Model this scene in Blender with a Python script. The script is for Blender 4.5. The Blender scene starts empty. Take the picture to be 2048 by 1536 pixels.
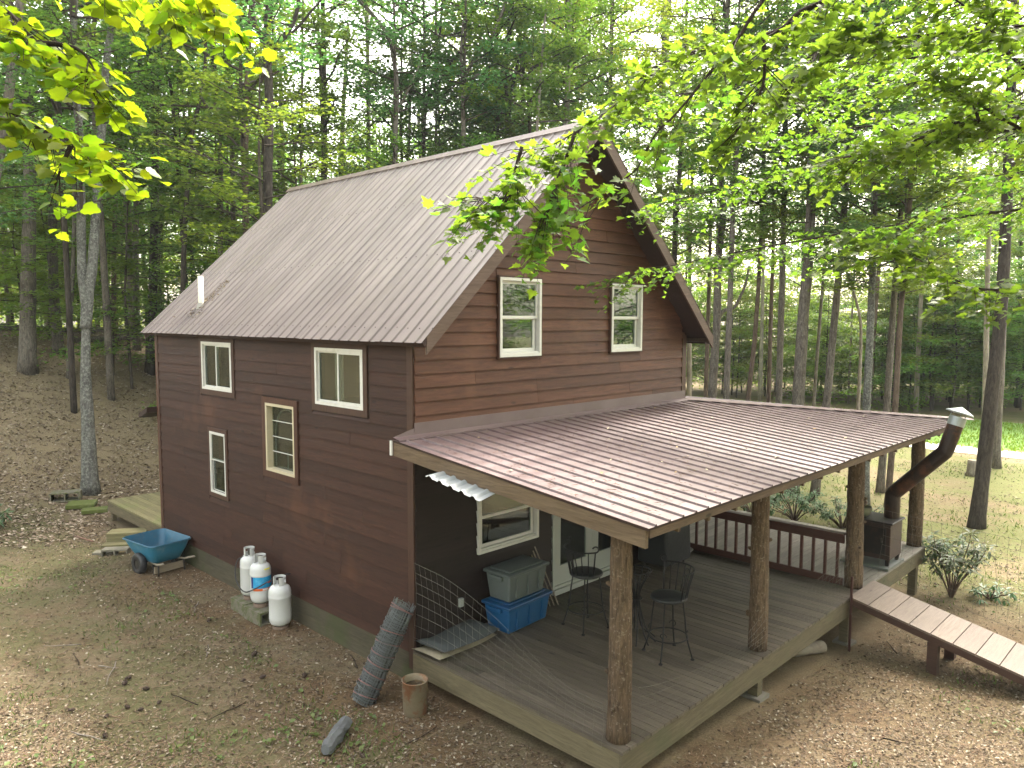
import bpy, bmesh, math, random
import numpy as np
from mathutils import Vector, Matrix
R = math.radians
scene = bpy.context.scene
col = scene.collection

# ------------------------------------------------------------------ camera
cam_data = bpy.data.cameras.new('camera')
cam = bpy.data.objects.new('camera', cam_data); col.objects.link(cam)
cam_data.sensor_width = 36.0
cam_data.lens = 1523.76 / 2048 * 36.0
cam_data.clip_start = 0.1; cam_data.clip_end = 1500
CR = Vector((0.69706417, -0.7170032, 0.00282029)); CU = Vector((0.05920828, 0.06148084, 0.99635058)); CF = Vector((0.71455995, 0.69435331, -0.08530862))
CP = Vector((-6.60179798, -8.3126845, 4.71639582))
m = Matrix.Identity(4)
for i in range(3):
    m[i][0] = CR[i]; m[i][1] = CU[i]; m[i][2] = -CF[i]; m[i][3] = CP[i]
cam.matrix_world = m
scene.camera = cam

# ------------------------------------------------------------------ sky, sun, exposure
SUN_EL, SUN_AZ = 51.0, 8.5         # azimuth measured from +X towards +Y
world = bpy.data.worlds.new('World'); scene.world = world
world.use_nodes = True
wn = world.node_tree.nodes; wl = world.node_tree.links
sky = wn.new('ShaderNodeTexSky'); sky.sky_type = 'NISHITA'; sky.sun_disc = False
sky.sun_elevation = R(SUN_EL); sky.sun_rotation = R(90 - SUN_AZ)
sky.air_density = 1.2; sky.dust_density = 3.5; sky.ozone_density = 0.8
wn['Background'].inputs['Strength'].default_value = 0.15
whs = wn.new('ShaderNodeHueSaturation'); whs.inputs['Saturation'].default_value = .45      # thin white cloud over the blue
wmx = wn.new('ShaderNodeMix'); wmx.data_type = 'RGBA'; wmx.blend_type = 'MULTIPLY'; wmx.inputs[0].default_value = 1.0; wmx.inputs[7].default_value = (1.08, 1.0, .88, 1)
wl.new(sky.outputs[0], whs.inputs['Color']); wl.new(whs.outputs[0], wmx.inputs[6]); wl.new(wmx.outputs[2], wn['Background'].inputs['Color'])
sd = bpy.data.lights.new('sun', 'SUN'); sd.energy = 1.5; sd.angle = R(11); sd.color = (1.0, 0.95, 0.87)
sun = bpy.data.objects.new('sun', sd); col.objects.link(sun)
sv = Vector((math.cos(R(SUN_EL)) * math.cos(R(SUN_AZ)), math.cos(R(SUN_EL)) * math.sin(R(SUN_AZ)), math.sin(R(SUN_EL))))
sun.rotation_euler = (-sv).to_track_quat('-Z', 'Y').to_euler()
sun.location = (20, 20, 40)
vs = scene.view_settings
vs.view_transform = 'Standard'; vs.look = 'None'; vs.gamma = 1.0; vs.exposure = 2.95
try: vs.use_curve_mapping = False
except Exception: pass
scene.render.engine = 'CYCLES'
scene.cycles.max_bounces = 8; scene.cycles.transparent_max_bounces = 24
scene.cycles.diffuse_bounces = 4; scene.cycles.transmission_bounces = 4; scene.cycles.glossy_bounces = 3
scene.cycles.use_denoising = True

rng = random.Random(7)
nrng = np.random.default_rng(11)

# ------------------------------------------------------------------ mesh helpers
class MB:
    def __init__(s): s.v = []; s.f = []
    def add(s, vs, fs):
        o = len(s.v); s.v += [tuple(x) for x in vs]; s.f += [tuple(i + o for i in f) for f in fs]; return s
    def box(s, x0, x1, y0, y1, z0, z1):
        return s.add([(x0,y0,z0),(x1,y0,z0),(x1,y1,z0),(x0,y1,z0),(x0,y0,z1),(x1,y0,z1),(x1,y1,z1),(x0,y1,z1)],
                     [(0,3,2,1),(4,5,6,7),(0,1,5,4),(1,2,6,5),(2,3,7,6),(3,0,4,7)])
    def hexa(s, p):                                # eight corners: bottom ring, top ring
        return s.add(p, [(0,3,2,1),(4,5,6,7),(0,1,5,4),(1,2,6,5),(2,3,7,6),(3,0,4,7)])
    def bar(s, a, b, w, h, up=(0,0,1)):
        a = Vector(a); b = Vector(b); d = (b - a).normalized(); u = Vector(up)
        r = d.cross(u)
        if r.length < 1e-4: r = d.cross(Vector((1,0,0)))
        r.normalize(); u = r.cross(d)
        r *= w / 2; u *= h / 2
        return s.hexa([a-r-u, a+r-u, b+r-u, b-r-u, a-r+u, a+r+u, b+r+u, b-r+u])
    def tube(s, pts, rad, n=8, cap=True, jit=0.0, rr=None):
        pts = [Vector(p) for p in pts]; k = len(pts)
        if not hasattr(rad, '__len__'): rad = [rad] * k
        o = len(s.v); prev = None
        for i, p in enumerate(pts):
            d = (pts[min(i+1, k-1)] - pts[max(i-1, 0)])
            d = d.normalized() if d.length > 1e-7 else Vector((0,0,1))
            if prev is None:
                a = Vector((1,0,0)) if abs(d.x) < .8 else Vector((0,1,0))
                u = d.cross(a).normalized()
            else:
                u = (prev - d * prev.dot(d)); u = u.normalized() if u.length > 1e-6 else d.orthogonal().normalized()
            prev = u; w = d.cross(u)
            for j in range(n):
                t = 2 * math.pi * j / n
                q = rad[i] * (1 + (rr.uniform(-jit, jit) if jit and rr else 0))
                s.v.append(tuple(p + u * (math.cos(t) * q) + w * (math.sin(t) * q)))
        for i in range(k - 1):
            for j in range(n):
                j2 = (j + 1) % n
                s.f.append((o+i*n+j, o+i*n+j2, o+(i+1)*n+j2, o+(i+1)*n+j))
        if cap:
            s.f.append(tuple(o + j for j in reversed(range(n)))); s.f.append(tuple(o + (k-1)*n + j for j in range(n)))
        return s
    def lathe(s, prof, n=24, c=(0,0,0), cap=True):
        o = len(s.v); k = len(prof)
        for (r_, z) in prof:
            for j in range(n):
                t = 2*math.pi*j/n
                s.v.append((c[0]+r_*math.cos(t), c[1]+r_*math.sin(t), c[2]+z))
        for i in range(k-1):
            for j in range(n):
                j2 = (j+1) % n
                s.f.append((o+i*n+j, o+i*n+j2, o+(i+1)*n+j2, o+(i+1)*n+j))
        if cap:
            s.f.append(tuple(o+j for j in reversed(range(n)))); s.f.append(tuple(o+(k-1)*n+j for j in range(n)))
        return s
    def build(s, name, mat, parent=None, smooth=False, bevel=0, seg=2):
        me = bpy.data.meshes.new(name); me.from_pydata(s.v, [], s.f); me.update()
        if bevel:
            bm = bmesh.new(); bm.from_mesh(me)
            bmesh.ops.remove_doubles(bm, verts=bm.verts, dist=1e-5)
            bmesh.ops.bevel(bm, geom=list(bm.edges), offset=bevel, segments=seg, affect='EDGES', profile=.6)
            bm.to_mesh(me); bm.free()
        return link(name, me, mat, parent, smooth)
def link(name, me, mat, parent=None, smooth=False):
    if mat and not me.materials: me.materials.append(mat)
    if smooth: me.polygons.foreach_set('use_smooth', [True] * len(me.polygons))
    o = bpy.data.objects.new(name, me); col.objects.link(o)
    if parent: o.parent = parent
    return o
def npmesh(name, V, F):
    me = bpy.data.meshes.new(name); V = np.asarray(V, np.float32); F = np.asarray(F, np.int32); k = F.shape[1]
    me.vertices.add(len(V)); me.vertices.foreach_set('co', V.ravel())
    me.loops.add(F.size); me.loops.foreach_set('vertex_index', F.ravel())
    me.polygons.add(len(F)); me.polygons.foreach_set('loop_start', np.arange(0, F.size, k, dtype=np.int32))
    me.update(calc_edges=True); return me
def tag(o, label=None, cat=None, group=None, kind=None):
    if label: o['label'] = label
    if cat: o['category'] = cat
    if group: o['group'] = group
    if kind: o['kind'] = kind
    return o
def thing(name, label, cat, loc=(0,0,0), rz=0, group=None):
    o = bpy.data.objects.new(name, None); col.objects.link(o); o.empty_display_size = .2
    o.location = loc; o.rotation_euler = (0,0,rz)
    return tag(o, label, cat, group)
def smooth_auto(o, deg=40):
    o.data.polygons.foreach_set('use_smooth', [True]*len(o.data.polygons))
    try: o.data.set_sharp_from_angle(angle=R(deg))
    except Exception: pass
    return o

# ------------------------------------------------------------------ materials
def newmat(name):
    mt = bpy.data.materials.new(name); mt.use_nodes = True
    nt = mt.node_tree; return mt, nt.nodes, nt.links, nt.nodes['Principled BSDF']
def c4(c): return (c[0], c[1], c[2], 1)
def ramp(n, stops):
    r = n.new('ShaderNodeValToRGB'); e = r.color_ramp.elements
    while len(e) < len(stops): e.new(.5)
    for el, (p, c) in zip(e, stops): el.position = p; el.color = c4(c)
    return r
def mixc(n, l, fac, a, b, mode='MIX'):
    x = n.new('ShaderNodeMix'); x.data_type = 'RGBA'; x.blend_type = mode
    for sock, val in ((x.inputs[0], fac), (x.inputs[6], a), (x.inputs[7], b)):
        if hasattr(val, 'is_output') or hasattr(val, 'links'): l.new(val, sock)
        elif isinstance(val, (int, float)): sock.default_value = val
        else: sock.default_value = c4(val)
    return x.outputs[2]
def noise(n, l, vec, scale, detail=4, rough=.55, dist=0):
    t = n.new('ShaderNodeTexNoise'); t.inputs['Scale'].default_value = scale; t.inputs['Detail'].default_value = detail
    t.inputs['Roughness'].default_value = rough; t.inputs['Distortion'].default_value = dist
    if vec is not None: l.new(vec, t.inputs['Vector'])
    return t
def mapping(n, l, src, sc=(1,1,1), loc=None):
    mp = n.new('ShaderNodeMapping'); mp.inputs['Scale'].default_value = sc; l.new(src, mp.inputs['Vector'])
    if loc is not None: l.new(loc, mp.inputs['Location'])
    return mp.outputs[0]
def bump(n, l, b, h, dist=.01, st=.6):
    x = n.new('ShaderNodeBump'); x.inputs['Strength'].default_value = st; x.inputs['Distance'].default_value = dist
    l.new(h, x.inputs['Height']); l.new(x.outputs[0], b.inputs['Normal'])
def mth(n, l, op, a, b=None, clamp=False):
    x = n.new('ShaderNodeMath'); x.operation = op; x.use_clamp = clamp
    for i, v in enumerate((a, b)):
        if v is None: continue
        if isinstance(v, (int, float)): x.inputs[i].default_value = v
        else: l.new(v, x.inputs[i])
    return x.outputs[0]
def rand_out(n, l): return n.new('ShaderNodeObjectInfo').outputs['Random']
def sm_range(n, l, v, a, b):
    x = n.new('ShaderNodeMapRange'); x.interpolation_type = 'SMOOTHSTEP'; l.new(v, x.inputs[0])
    x.inputs[1].default_value = a; x.inputs[2].default_value = b; return x.outputs[0]

def wood(name, c_dark, c_light, axis='x', rough=.75, vary=.35, grain=26, knots=True, tint=None, tint_scale=.8, tint_lo=.5, tint_hi=.68, bd=.004, spec=.3):
    """stained or weathered timber, grain running along the given axis; boards differ by object."""
    mt, n, l, b = newmat(name)
    tc = n.new('ShaderNodeTexCoord').outputs['Object']
    rnd = rand_out(n, l)
    off = n.new('ShaderNodeCombineXYZ')
    for i, k in enumerate((37.0, 61.0, 23.0)): l.new(mth(n, l, 'MULTIPLY', rnd, k), off.inputs[i])
    sc = {'x': (.09,1,1), 'y': (1,.09,1), 'z': (1,1,.09)}[axis]
    v = mapping(n, l, tc, sc, off.outputs[0])
    g = noise(n, l, v, grain, 6, .65, 1.2)
    g2 = noise(n, l, v, grain*4.5, 3, .6)
    big = noise(n, l, mapping(n, l, tc, tuple(.25 + .75*x for x in sc), off.outputs[0]), 2.3, 3, .6)
    cr = ramp(n, [(.25, c_dark), (.72, c_light)]); l.new(g.outputs[0], cr.inputs[0])
    c = mixc(n, l, mth(n, l, 'MULTIPLY', sm_range(n, l, g2.outputs[0], .52, .75), .35), cr.outputs[0], tuple(x*.45 for x in c_dark))
    c = mixc(n, l, mth(n, l, 'MULTIPLY', sm_range(n, l, big.outputs[0], .45, .7), .4), c, tuple(x*.6 for x in c_light))
    if knots:
        vo = n.new('ShaderNodeTexVoronoi'); vo.inputs['Scale'].default_value = 3.1
        l.new(mapping(n, l, tc, tuple(.35 if x < .5 else 1 for x in sc), off.outputs[0]), vo.inputs['Vector'])
        c = mixc(n, l, mth(n, l, 'MULTIPLY', mth(n, l, 'SUBTRACT', 1.0, sm_range(n, l, vo.outputs['Distance'], .03, .1)), .75), c, tuple(x*.3 for x in c_dark))
    if tint:
        tn = noise(n, l, tc, tint_scale, 4, .65)
        c = mixc(n, l, mth(n, l, 'MULTIPLY', sm_range(n, l, tn.outputs[0], tint_lo, tint_hi), .75), c, tint)
    hs = n.new('ShaderNodeHueSaturation'); l.new(c, hs.inputs['Color'])
    l.new(mth(n, l, 'ADD', mth(n, l, 'MULTIPLY', rnd, 2*vary), 1-vary), hs.inputs['Value'])
    l.new(hs.outputs[0], b.inputs['Base Color'])
    b.inputs['Roughness'].default_value = rough; b.inputs['Specular IOR Level'].default_value = spec
    bump(n, l, b, g.outputs[0], bd, .7)
    return mt

def plain(name, c, rough=.5, metal=0, spec=.5, var=.12, scale=9, dirt=None, dirt_amt=.5, coat=0, bd=0, lo=.5, hi=.72):
    mt, n, l, b = newmat(name)
    tc = n.new('ShaderNodeTexCoord').outputs['Object']
    t = noise(n, l, tc, scale, 5, .65)
    cc = mixc(n, l, t.outputs[0], tuple(x*(1-var) for x in c), tuple(min(1, x*(1+var)) for x in c))
    if dirt:
        d = noise(n, l, tc, scale*.45, 6, .7)
        cc = mixc(n, l, mth(n, l, 'MULTIPLY', sm_range(n, l, d.outputs[0], lo, hi), dirt_amt), cc, dirt)
    l.new(cc, b.inputs['Base Color'])
    b.inputs['Roughness'].default_value = rough; b.inputs['Metallic'].default_value = metal
    b.inputs['Specular IOR Level'].default_value = spec; b.inputs['Coat Weight'].default_value = coat
    if bd: bump(n, l, b, t.outputs[0], bd, .6)
    return mt

def leafmat(name, c1, c2, c3, trans, tfac=.42, rough=.45, shine=.35):
    """leaf: each leaf island varies between three greens; light passes through."""
    mt, n, l, b = newmat(name)
    geo = n.new('ShaderNodeNewGeometry'); rp = geo.outputs['Random Per Island']
    cr = ramp(n, [(0, c1), (.5, c2), (1, c3)]); l.new(rp, cr.inputs[0])
    oi = n.new('ShaderNodeObjectInfo')
    hs = n.new('ShaderNodeHueSaturation'); l.new(cr.outputs[0], hs.inputs['Color'])
    l.new(mth(n, l, 'ADD', mth(n, l, 'MULTIPLY', oi.outputs['Random'], .06), .47), hs.inputs['Hue'])
    l.new(mth(n, l, 'ADD', mth(n, l, 'MULTIPLY', oi.outputs['Random'], .5), .75), hs.inputs['Value'])
    l.new(hs.outputs[0], b.inputs['Base Color'])
    b.inputs['Roughness'].default_value = rough; b.inputs['Specular IOR Level'].default_value = shine
    tr = n.new('ShaderNodeBsdfTranslucent')
    tcol = mixc(n, l, 1.0, hs.outputs[0], trans, 'MULTIPLY'); l.new(tcol, tr.inputs['Color'])
    mx = n.new('ShaderNodeMixShader'); mx.inputs[0].default_value = tfac
    l.new(b.outputs[0], mx.inputs[1]); l.new(tr.outputs[0], mx.inputs[2])
    l.new(mx.outputs[0], n['Material Output'].inputs['Surface'])
    return mt

def barkmat(name, cd, cl, lichen=None, lo=.5, hi=.62, amt=.8, scale=9):
    mt, n, l, b = newmat(name)
    tc = n.new('ShaderNodeTexCoord').outputs['Object']
    v = mapping(n, l, tc, (1,1,.16))
    t = noise(n, l, v, scale*1.6, 6, .7, .8)
    cr = ramp(n, [(.3, cd), (.62, cl)]); l.new(t.outputs[0], cr.inputs[0]); c = cr.outputs[0]
    bg = noise(n, l, tc, 1.1, 4, .6)
    c = mixc(n, l, mth(n, l, 'MULTIPLY', sm_range(n, l, bg.outputs[0], .48, .66), .45), c, tuple(x*.55 for x in cd))
    if lichen:
        lt = noise(n, l, tc, scale*1.2, 5, .75)
        c = mixc(n, l, mth(n, l, 'MULTIPLY', sm_range(n, l, lt.outputs[0], lo, hi), amt), c, lichen)
    l.new(c, b.inputs['Base Color']); b.inputs['Roughness'].default_value = .9; b.inputs['Specular IOR Level'].default_value = .15
    bump(n, l, b, t.outputs[0], .03, .9)
    return mt

# ------------------------------------------------------------------ terrain
def ss(a, b, x):
    t = np.clip((x - a) / (b - a), 0, 1); return t * t * (3 - 2 * t)
def gz(x, y):
    x = np.asarray(x, float); y = np.asarray(y, float)
    z = -.52 - .48 * ss(0, 9, x) + 4.9 * ss(13, 31, y - .1 * x) * (1 - ss(8, 26, x))
    u = np.maximum((-2.4 - .35 * (y + .4) - x) / 1.06, (-4.15 - .42 * (x - 1.9) - y) / 1.08)
    u = np.clip(u, 0, 4)
    return z + .10 * u * (1 - .1 * u)
def gzf(x, y): return float(gz(x, y))
def bumps(x, y):
    a = .028 * np.sin(x * 2.1 + 1.3 * np.sin(y * 1.7)) * np.sin(y * 1.9 + .7) + .02 * np.sin(x * 4.3 + y * 2.9) * np.cos(y * 3.7 - x * 1.1)
    return a * (1 - ss(24, 28, x)) * (1 - .8 * ((x > -.4) & (x < 11.5) & (y > -4.5) & (y < 13)))

def groundmat():
    mt, n, l, b = newmat('ground_litter')
    pos = n.new('ShaderNodeNewGeometry').outputs['Position']
    wob = noise(n, l, pos, 6, 3, .6)
    add = n.new('ShaderNodeVectorMath'); add.operation = 'MULTIPLY_ADD'
    l.new(wob.outputs['Color'], add.inputs[0]); add.inputs[1].default_value = (.16,.16,.16); l.new(pos, add.inputs[2])
    vo = n.new('ShaderNodeTexVoronoi'); vo.inputs['Scale'].default_value = 26; l.new(add.outputs[0], vo.inputs['Vector'])
    sep = n.new('ShaderNodeSeparateColor'); l.new(vo.outputs['Color'], sep.inputs[0])
    leaf = ramp(n, [(0, (.135,.104,.07)), (.4, (.185,.146,.100)), (.75, (.235,.19,.133)), (.95, (.30,.25,.18)), (1, (.38,.33,.25))]); l.new(sep.outputs[0], leaf.inputs[0])
    fine = noise(n, l, pos, 38, 6, .75)
    dirt = ramp(n, [(.3, (0.090,0.064,0.045)), (.52, (0.168,0.125,0.086)), (.72, (0.250,0.195,0.136))]); l.new(fine.outputs[0], dirt.inputs[0])
    mid = noise(n, l, pos, 2.4, 6, .7)
    c = mixc(n, l, mth(n, l, 'MULTIPLY', sm_range(n, l, mid.outputs[0], .48, .72), .65), dirt.outputs[0], leaf.outputs[0])
    # thin moss and grass film in the yard
    green = ramp(n, [(.3, (0.052,0.053,0.026)), (.55, (0.112,0.108,0.053)), (.75, (0.176,0.160,0.092))]); l.new(fine.outputs[0], green.inputs[0])
    gn = noise(n, l, pos, .9, 7, .75)
    sx = n.new('ShaderNodeSeparateXYZ'); l.new(pos, sx.inputs[0])
    X, Y = sx.outputs[0], sx.outputs[1]
    yard = mth(n, l, 'MULTIPLY', mth(n, l, 'SUBTRACT', 1, sm_range(n, l, Y, 13.5, 17)), mth(n, l, 'SUBTRACT', 1, sm_range(n, l, X, -1.2, -.2)))
    right = mth(n, l, 'MULTIPLY', sm_range(n, l, X, 9.5, 13), mth(n, l, 'SUBTRACT', 1, sm_range(n, l, Y, 14, 24)))
    front = mth(n, l, 'SUBTRACT', 1, sm_range(n, l, Y, -6.5, -4.6))
    gm = mth(n, l, 'MULTIPLY', sm_range(n, l, gn.outputs[0], .37, .56), mth(n, l, 'ADD', mth(n, l, 'MULTIPLY', yard, .8), mth(n, l, 'MULTIPLY', front, .4), True))
    soil = noise(n, l, pos, .55, 5, .65)
    c = mixc(n, l, mth(n, l, 'MULTIPLY', sm_range(n, l, soil.outputs[0], .52, .64), .55), c, (.135,.085,.055))
    c = mixc(n, l, gm, c, green.outputs[0])
    wall = mth(n, l, 'MULTIPLY', mth(n, l, 'MULTIPLY', mth(n, l, 'MULTIPLY', sm_range(n, l, X, -2.6, -.8), mth(n, l, 'SUBTRACT', 1, mth(n, l, 'MULTIPLY', sm_range(n, l, X, .5, 2.5), .7))), mth(n, l, 'SUBTRACT', 1, sm_range(n, l, Y, 7, 9.5))), sm_range(n, l, soil.outputs[0], .38, .56))
    straw = ramp(n, [(.3, (.075,.042,.027)), (.52, (.15,.09,.056)), (.72, (.23,.15,.098))]); l.new(fine.outputs[0], straw.inputs[0])
    c = mixc(n, l, mth(n, l, 'MULTIPLY', wall, .8), c, straw.outputs[0])
    pat = noise(n, l, pos, 1.7, 6, .75)
    c = mixc(n, l, mth(n, l, 'MULTIPLY', sm_range(n, l, pat.outputs[0], .50, .66), .5), c, (.085,.058,.038))
    hl = mth(n, l, 'MULTIPLY', sm_range(n, l, Y, 13, 19), mth(n, l, 'SUBTRACT', 1, sm_range(n, l, X, 12, 20)))
    hc = ramp(n, [(.3, (.20,.145,.10)), (.55, (.33,.25,.175)), (.75, (.42,.34,.25))]); l.new(fine.outputs[0], hc.inputs[0])
    c = mixc(n, l, mth(n, l, 'MULTIPLY', hl, .7), c, hc.outputs[0])  # tan slope litter, lightened so the colour carries the light on the slope
    # sandy yard to the right of the cabin
    sand = ramp(n, [(.3, (0.153,0.106,0.066)), (.55, (0.246,0.187,0.123)), (.8, (0.357,0.289,0.204))]); l.new(fine.outputs[0], sand.inputs[0])
    gn2 = noise(n, l, mapping(n, l, pos, (.5,.22,1)), .8, 6, .7)
    gs = ramp(n, [(.3, (.10,.105,.04)), (.55, (.17,.17,.075)), (.75, (.25,.235,.12))]); l.new(fine.outputs[0], gs.inputs[0])
    sg = mixc(n, l, sm_range(n, l, gn2.outputs[0], .40, .56), sand.outputs[0], gs.outputs[0])
    sg = mixc(n, l, mth(n, l, 'MULTIPLY', sm_range(n, l, mid.outputs[0], .5, .7), .6), sg, leaf.outputs[0])
    c = mixc(n, l, right, c, sg)
    c = mixc(n, l, 1.0, c, (.86,.90,.80), 'MULTIPLY')
    l.new(c, b.inputs['Base Color']); b.inputs['Roughness'].default_value = .95; b.inputs['Specular IOR Level'].default_value = .1
    h = mth(n, l, 'ADD', mth(n, l, 'MULTIPLY', sep.outputs[1], .25), fine.outputs[0])
    bump(n, l, b, h, .008, .6)
    return mt
ax_x = np.concatenate([np.array([-150,-110,-70,-45,-30,-22]), np.arange(-17, 14, .3), np.arange(14, 46, .8), np.array([48,52,58,66,80,100,140,200])])
ax_y = np.concatenate([np.array([-150,-110,-70,-45,-30,-22]), np.arange(-16, 17, .3), np.arange(17, 46, .7), np.array([48,52,58,66,80,100,140,200])])
gx, gy = np.meshgrid(ax_x, ax_y)
V = np.stack([gx, gy, gz(gx, gy) + bumps(gx, gy)], -1).reshape(-1, 3)
nx, ny = len(ax_x), len(ax_y)
ii = (np.arange(ny-1)[:,None]*nx + np.arange(nx-1)[None,:]).ravel()
gme = npmesh('ground', V, np.stack([ii, ii+1, ii+nx+1, ii+nx], -1))
g_o = tag(link('ground', gme, groundmat(), None, True), kind='structure')
def strip(name, x0, x1, z, mat, wob=.25, seed=1):
    q = random.Random(seed); mb = MB(); ys = [(-60 + i*1.5) for i in range(62)]
    a = [x0 + q.uniform(-wob, wob) for _ in ys]; b = [x1 + q.uniform(-wob, wob) for _ in ys]
    vs = []
    for i, y in enumerate(ys):
        vs += [(a[i], y, z), (b[i], y, z)]
    return tag(mb.add(vs, [(2*i, 2*i+1, 2*i+3, 2*i+2) for i in range(len(ys)-1)]).build(name, mat), kind='structure')
road_m = plain('pale_gravel', (.52,.49,.44), .95, var=.2, scale=14, dirt=(.3,.27,.2), dirt_amt=.4)
lawn_m = plain('lawn_grass', (.13,.24,.035), .9, var=.35, scale=5, dirt=(.2,.26,.06), dirt_amt=.6)
strip('lawn', 31.6, 43, -.985, lawn_m, .3, 3)
strip('road', 30.2, 32.2, -.978, road_m, .12, 4)

# ------------------------------------------------------------------ cabin
W_, L_ = 7.0, 9.04
cabin = thing('cabin', 'brown timber cabin with steep metal roof, white windows and covered wraparound porch', 'cabin')
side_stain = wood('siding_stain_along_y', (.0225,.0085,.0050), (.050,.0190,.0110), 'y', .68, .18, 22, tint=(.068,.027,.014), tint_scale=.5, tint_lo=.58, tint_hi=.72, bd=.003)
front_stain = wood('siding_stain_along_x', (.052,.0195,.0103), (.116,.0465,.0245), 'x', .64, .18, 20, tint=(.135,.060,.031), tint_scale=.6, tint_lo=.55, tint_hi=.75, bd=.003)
trim_stain = wood('trim_stain', (.040,.019,.013), (.080,.039,.025), 'z', .6, .15, 24, knots=False)
fascia_stain = wood('fascia_stain', (.075,.047,.035), (.145,.098,.074), 'x', .7, .12, 24)
soffit_m = wood('soffit_stain', (.022,.012,.010), (.045,.024,.018), 'x', .7, .15, 20, knots=False)
skirt_m = wood('mossy_skirt', (.042,.036,.023), (.095,.081,.052), 'y', .85, .18, 20, tint=(.05,.058,.022), tint_scale=.9, tint_lo=.45, tint_hi=.62)
core_m = plain('dark_wall_core', (.03,.018,.014), .9)
white_m = plain('white_window_paint', (.60,.59,.55), .45, var=.05, scale=20, dirt=(.42,.4,.34), dirt_amt=.45)
cream_m = plain('cream_jamb_paint', (.47,.41,.28), .6, var=.08, scale=12, dirt=(.4,.34,.2), dirt_amt=.5)
def glassmat(name='window_glass', tint=(.70,.76,.73), base=.035):
    mt, n, l, b = newmat(name)
    tr = n.new('ShaderNodeBsdfTransparent'); tr.inputs[0].default_value = c4(tint)
    gl = n.new('ShaderNodeBsdfGlossy'); gl.inputs['Roughness'].default_value = .015
    lw = n.new('ShaderNodeLayerWeight'); lw.inputs['Blend'].default_value = .28
    f = mth(n, l, 'ADD', mth(n, l, 'MULTIPLY', lw.outputs['Fresnel'], .36), base, True)
    mx = n.new('ShaderNodeMixShader'); l.new(f, mx.inputs[0]); l.new(tr.outputs[0], mx.inputs[1]); l.new(gl.outputs[0], mx.inputs[2])
    l.new(mx.outputs[0], n['Material Output'].inputs['Surface']); return mt
glass = glassmat()
def fr_side(u, d, z): return (-d, u, z)
def fr_front(u, d, z): return (u, -d, z)
def wbox(mb, fr, u0, u1, d0, d1, z0, z1):
    a = fr(u0, d0, z0); b = fr(u1, d1, z1)
    return mb.box(min(a[0],b[0]), max(a[0],b[0]), min(a[1],b[1]), max(a[1],b[1]), z0, z1)
def core_with_holes(fr, u0, u1, z0, z1, holes, d0=-.13, d1=-.002, top=None):
    us = sorted({u0, u1} | {h[0] for h in holes} | {h[1] for h in holes}); zs = sorted({z0, z1} | {h[2] for h in holes} | {h[3] for h in holes})
    mb = MB()
    for a, b in zip(us, us[1:]):
        for c, d in zip(zs, zs[1:]):
            um, zm = (a+b)/2, (c+d)/2
            if any(h[0] < um < h[1] and h[2] < zm < h[3] for h in holes): continue
            wbox(mb, fr, a, b, d0, d1, c, d)
    return mb
SIDE = dict(w1=(5.44,6.72,3.31,4.25), w2=(1.18,2.51,3.34,4.25), big=(3.19,4.17,2.02,3.23), nar=(5.80,6.46,1.26,2.48))
GW = [(3.5-1.4115-.47, 3.5-1.4115+.47, 4.126, 5.348), (3.5+1.4115-.47, 3.5+1.4115+.47, 4.126, 5.348)]
PW = (1.18, 2.54, 1.13, 2.24); DR = (2.92, 5.12, .02, 2.26)
shrink = lambda r, k=.045: (r[0]+k, r[1]-k, r[2]+k, r[3]-k)
# walls
side_wall = core_with_holes(fr_side, 0.0, L_, -.30, 4.45, [shrink(r) for r in SIDE.values()]).build('side_wall', core_m, cabin)
holes = [shrink(r) for r in GW] + [shrink(PW), (DR[0]+.05, DR[1]-.05, .1, DR[3]-.05)]
def gx_at(z): return max(.0, 3.5 - (7.9415 - .13 - z) / .944)
fw2 = core_with_holes(fr_front, .135, W_-.135, -.25, 4.171, [h for h in holes if h[3] < 4.0])
zs = [4.171, 4.43, 4.7, 5.303, 5.9, 6.5, 7.2, 7.78]
gm = MB()
for a, b in zip(zs, zs[1:]):
    segs = [(None, None)]
    if (a+b)/2 < 5.303:
        segs = [(None, GW[0][0]+.045), (GW[0][1]-.045, GW[1][0]+.045), (GW[1][1]-.045, None)]
    for s0, s1 in segs:
        la = max(gx_at(a), .135) if s0 is None else s0; lb = max(gx_at(b), .135) if s0 is None else s0
        ra = W_ - max(gx_at(a), .135) if s1 is None else s1; rb = W_ - max(gx_at(b), .135) if s1 is None else s1
        gm.hexa([(la,.002,a),(ra,.002,a),(ra,.13,a),(la,.13,a),(lb,.002,b),(rb,.002,b),(rb,.13,b),(lb,.13,b)])
fw2.add(gm.v, gm.f)
front_wall = fw2.build('front_wall', core_m, cabin)
rw = MB().box(W_-.13, W_, 0.0, L_, -.5, 4.45); right_wall = rw.build('right_wall', front_stain, cabin)
rb_ = MB().box(.0, W_, L_+.002, L_+.12, -.5, 4.4)
for a, b in zip([4.4, 5.2, 6.0, 7.0], [5.2, 6.0, 7.0, 7.78]):
    rb_.hexa([(gx_at(a),L_+.002,a),(W_-gx_at(a),L_+.002,a),(W_-gx_at(a),L_+.12,a),(gx_at(a),L_+.12,a),(gx_at(b),L_+.002,b),(W_-gx_at(b),L_+.002,b),(W_-gx_at(b),L_+.12,b),(gx_at(b),L_+.12,b)])
rb_.build('rear_wall', front_stain, cabin)
MB().box(.135, W_-.135, .14, L_-.14, 2.5, 2.62).build('upper_floor', core_m, cabin)
MB().box(.135, W_-.135, .14, L_-.14, -.2, -.05).build('lower_floor', core_m, cabin)
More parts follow.
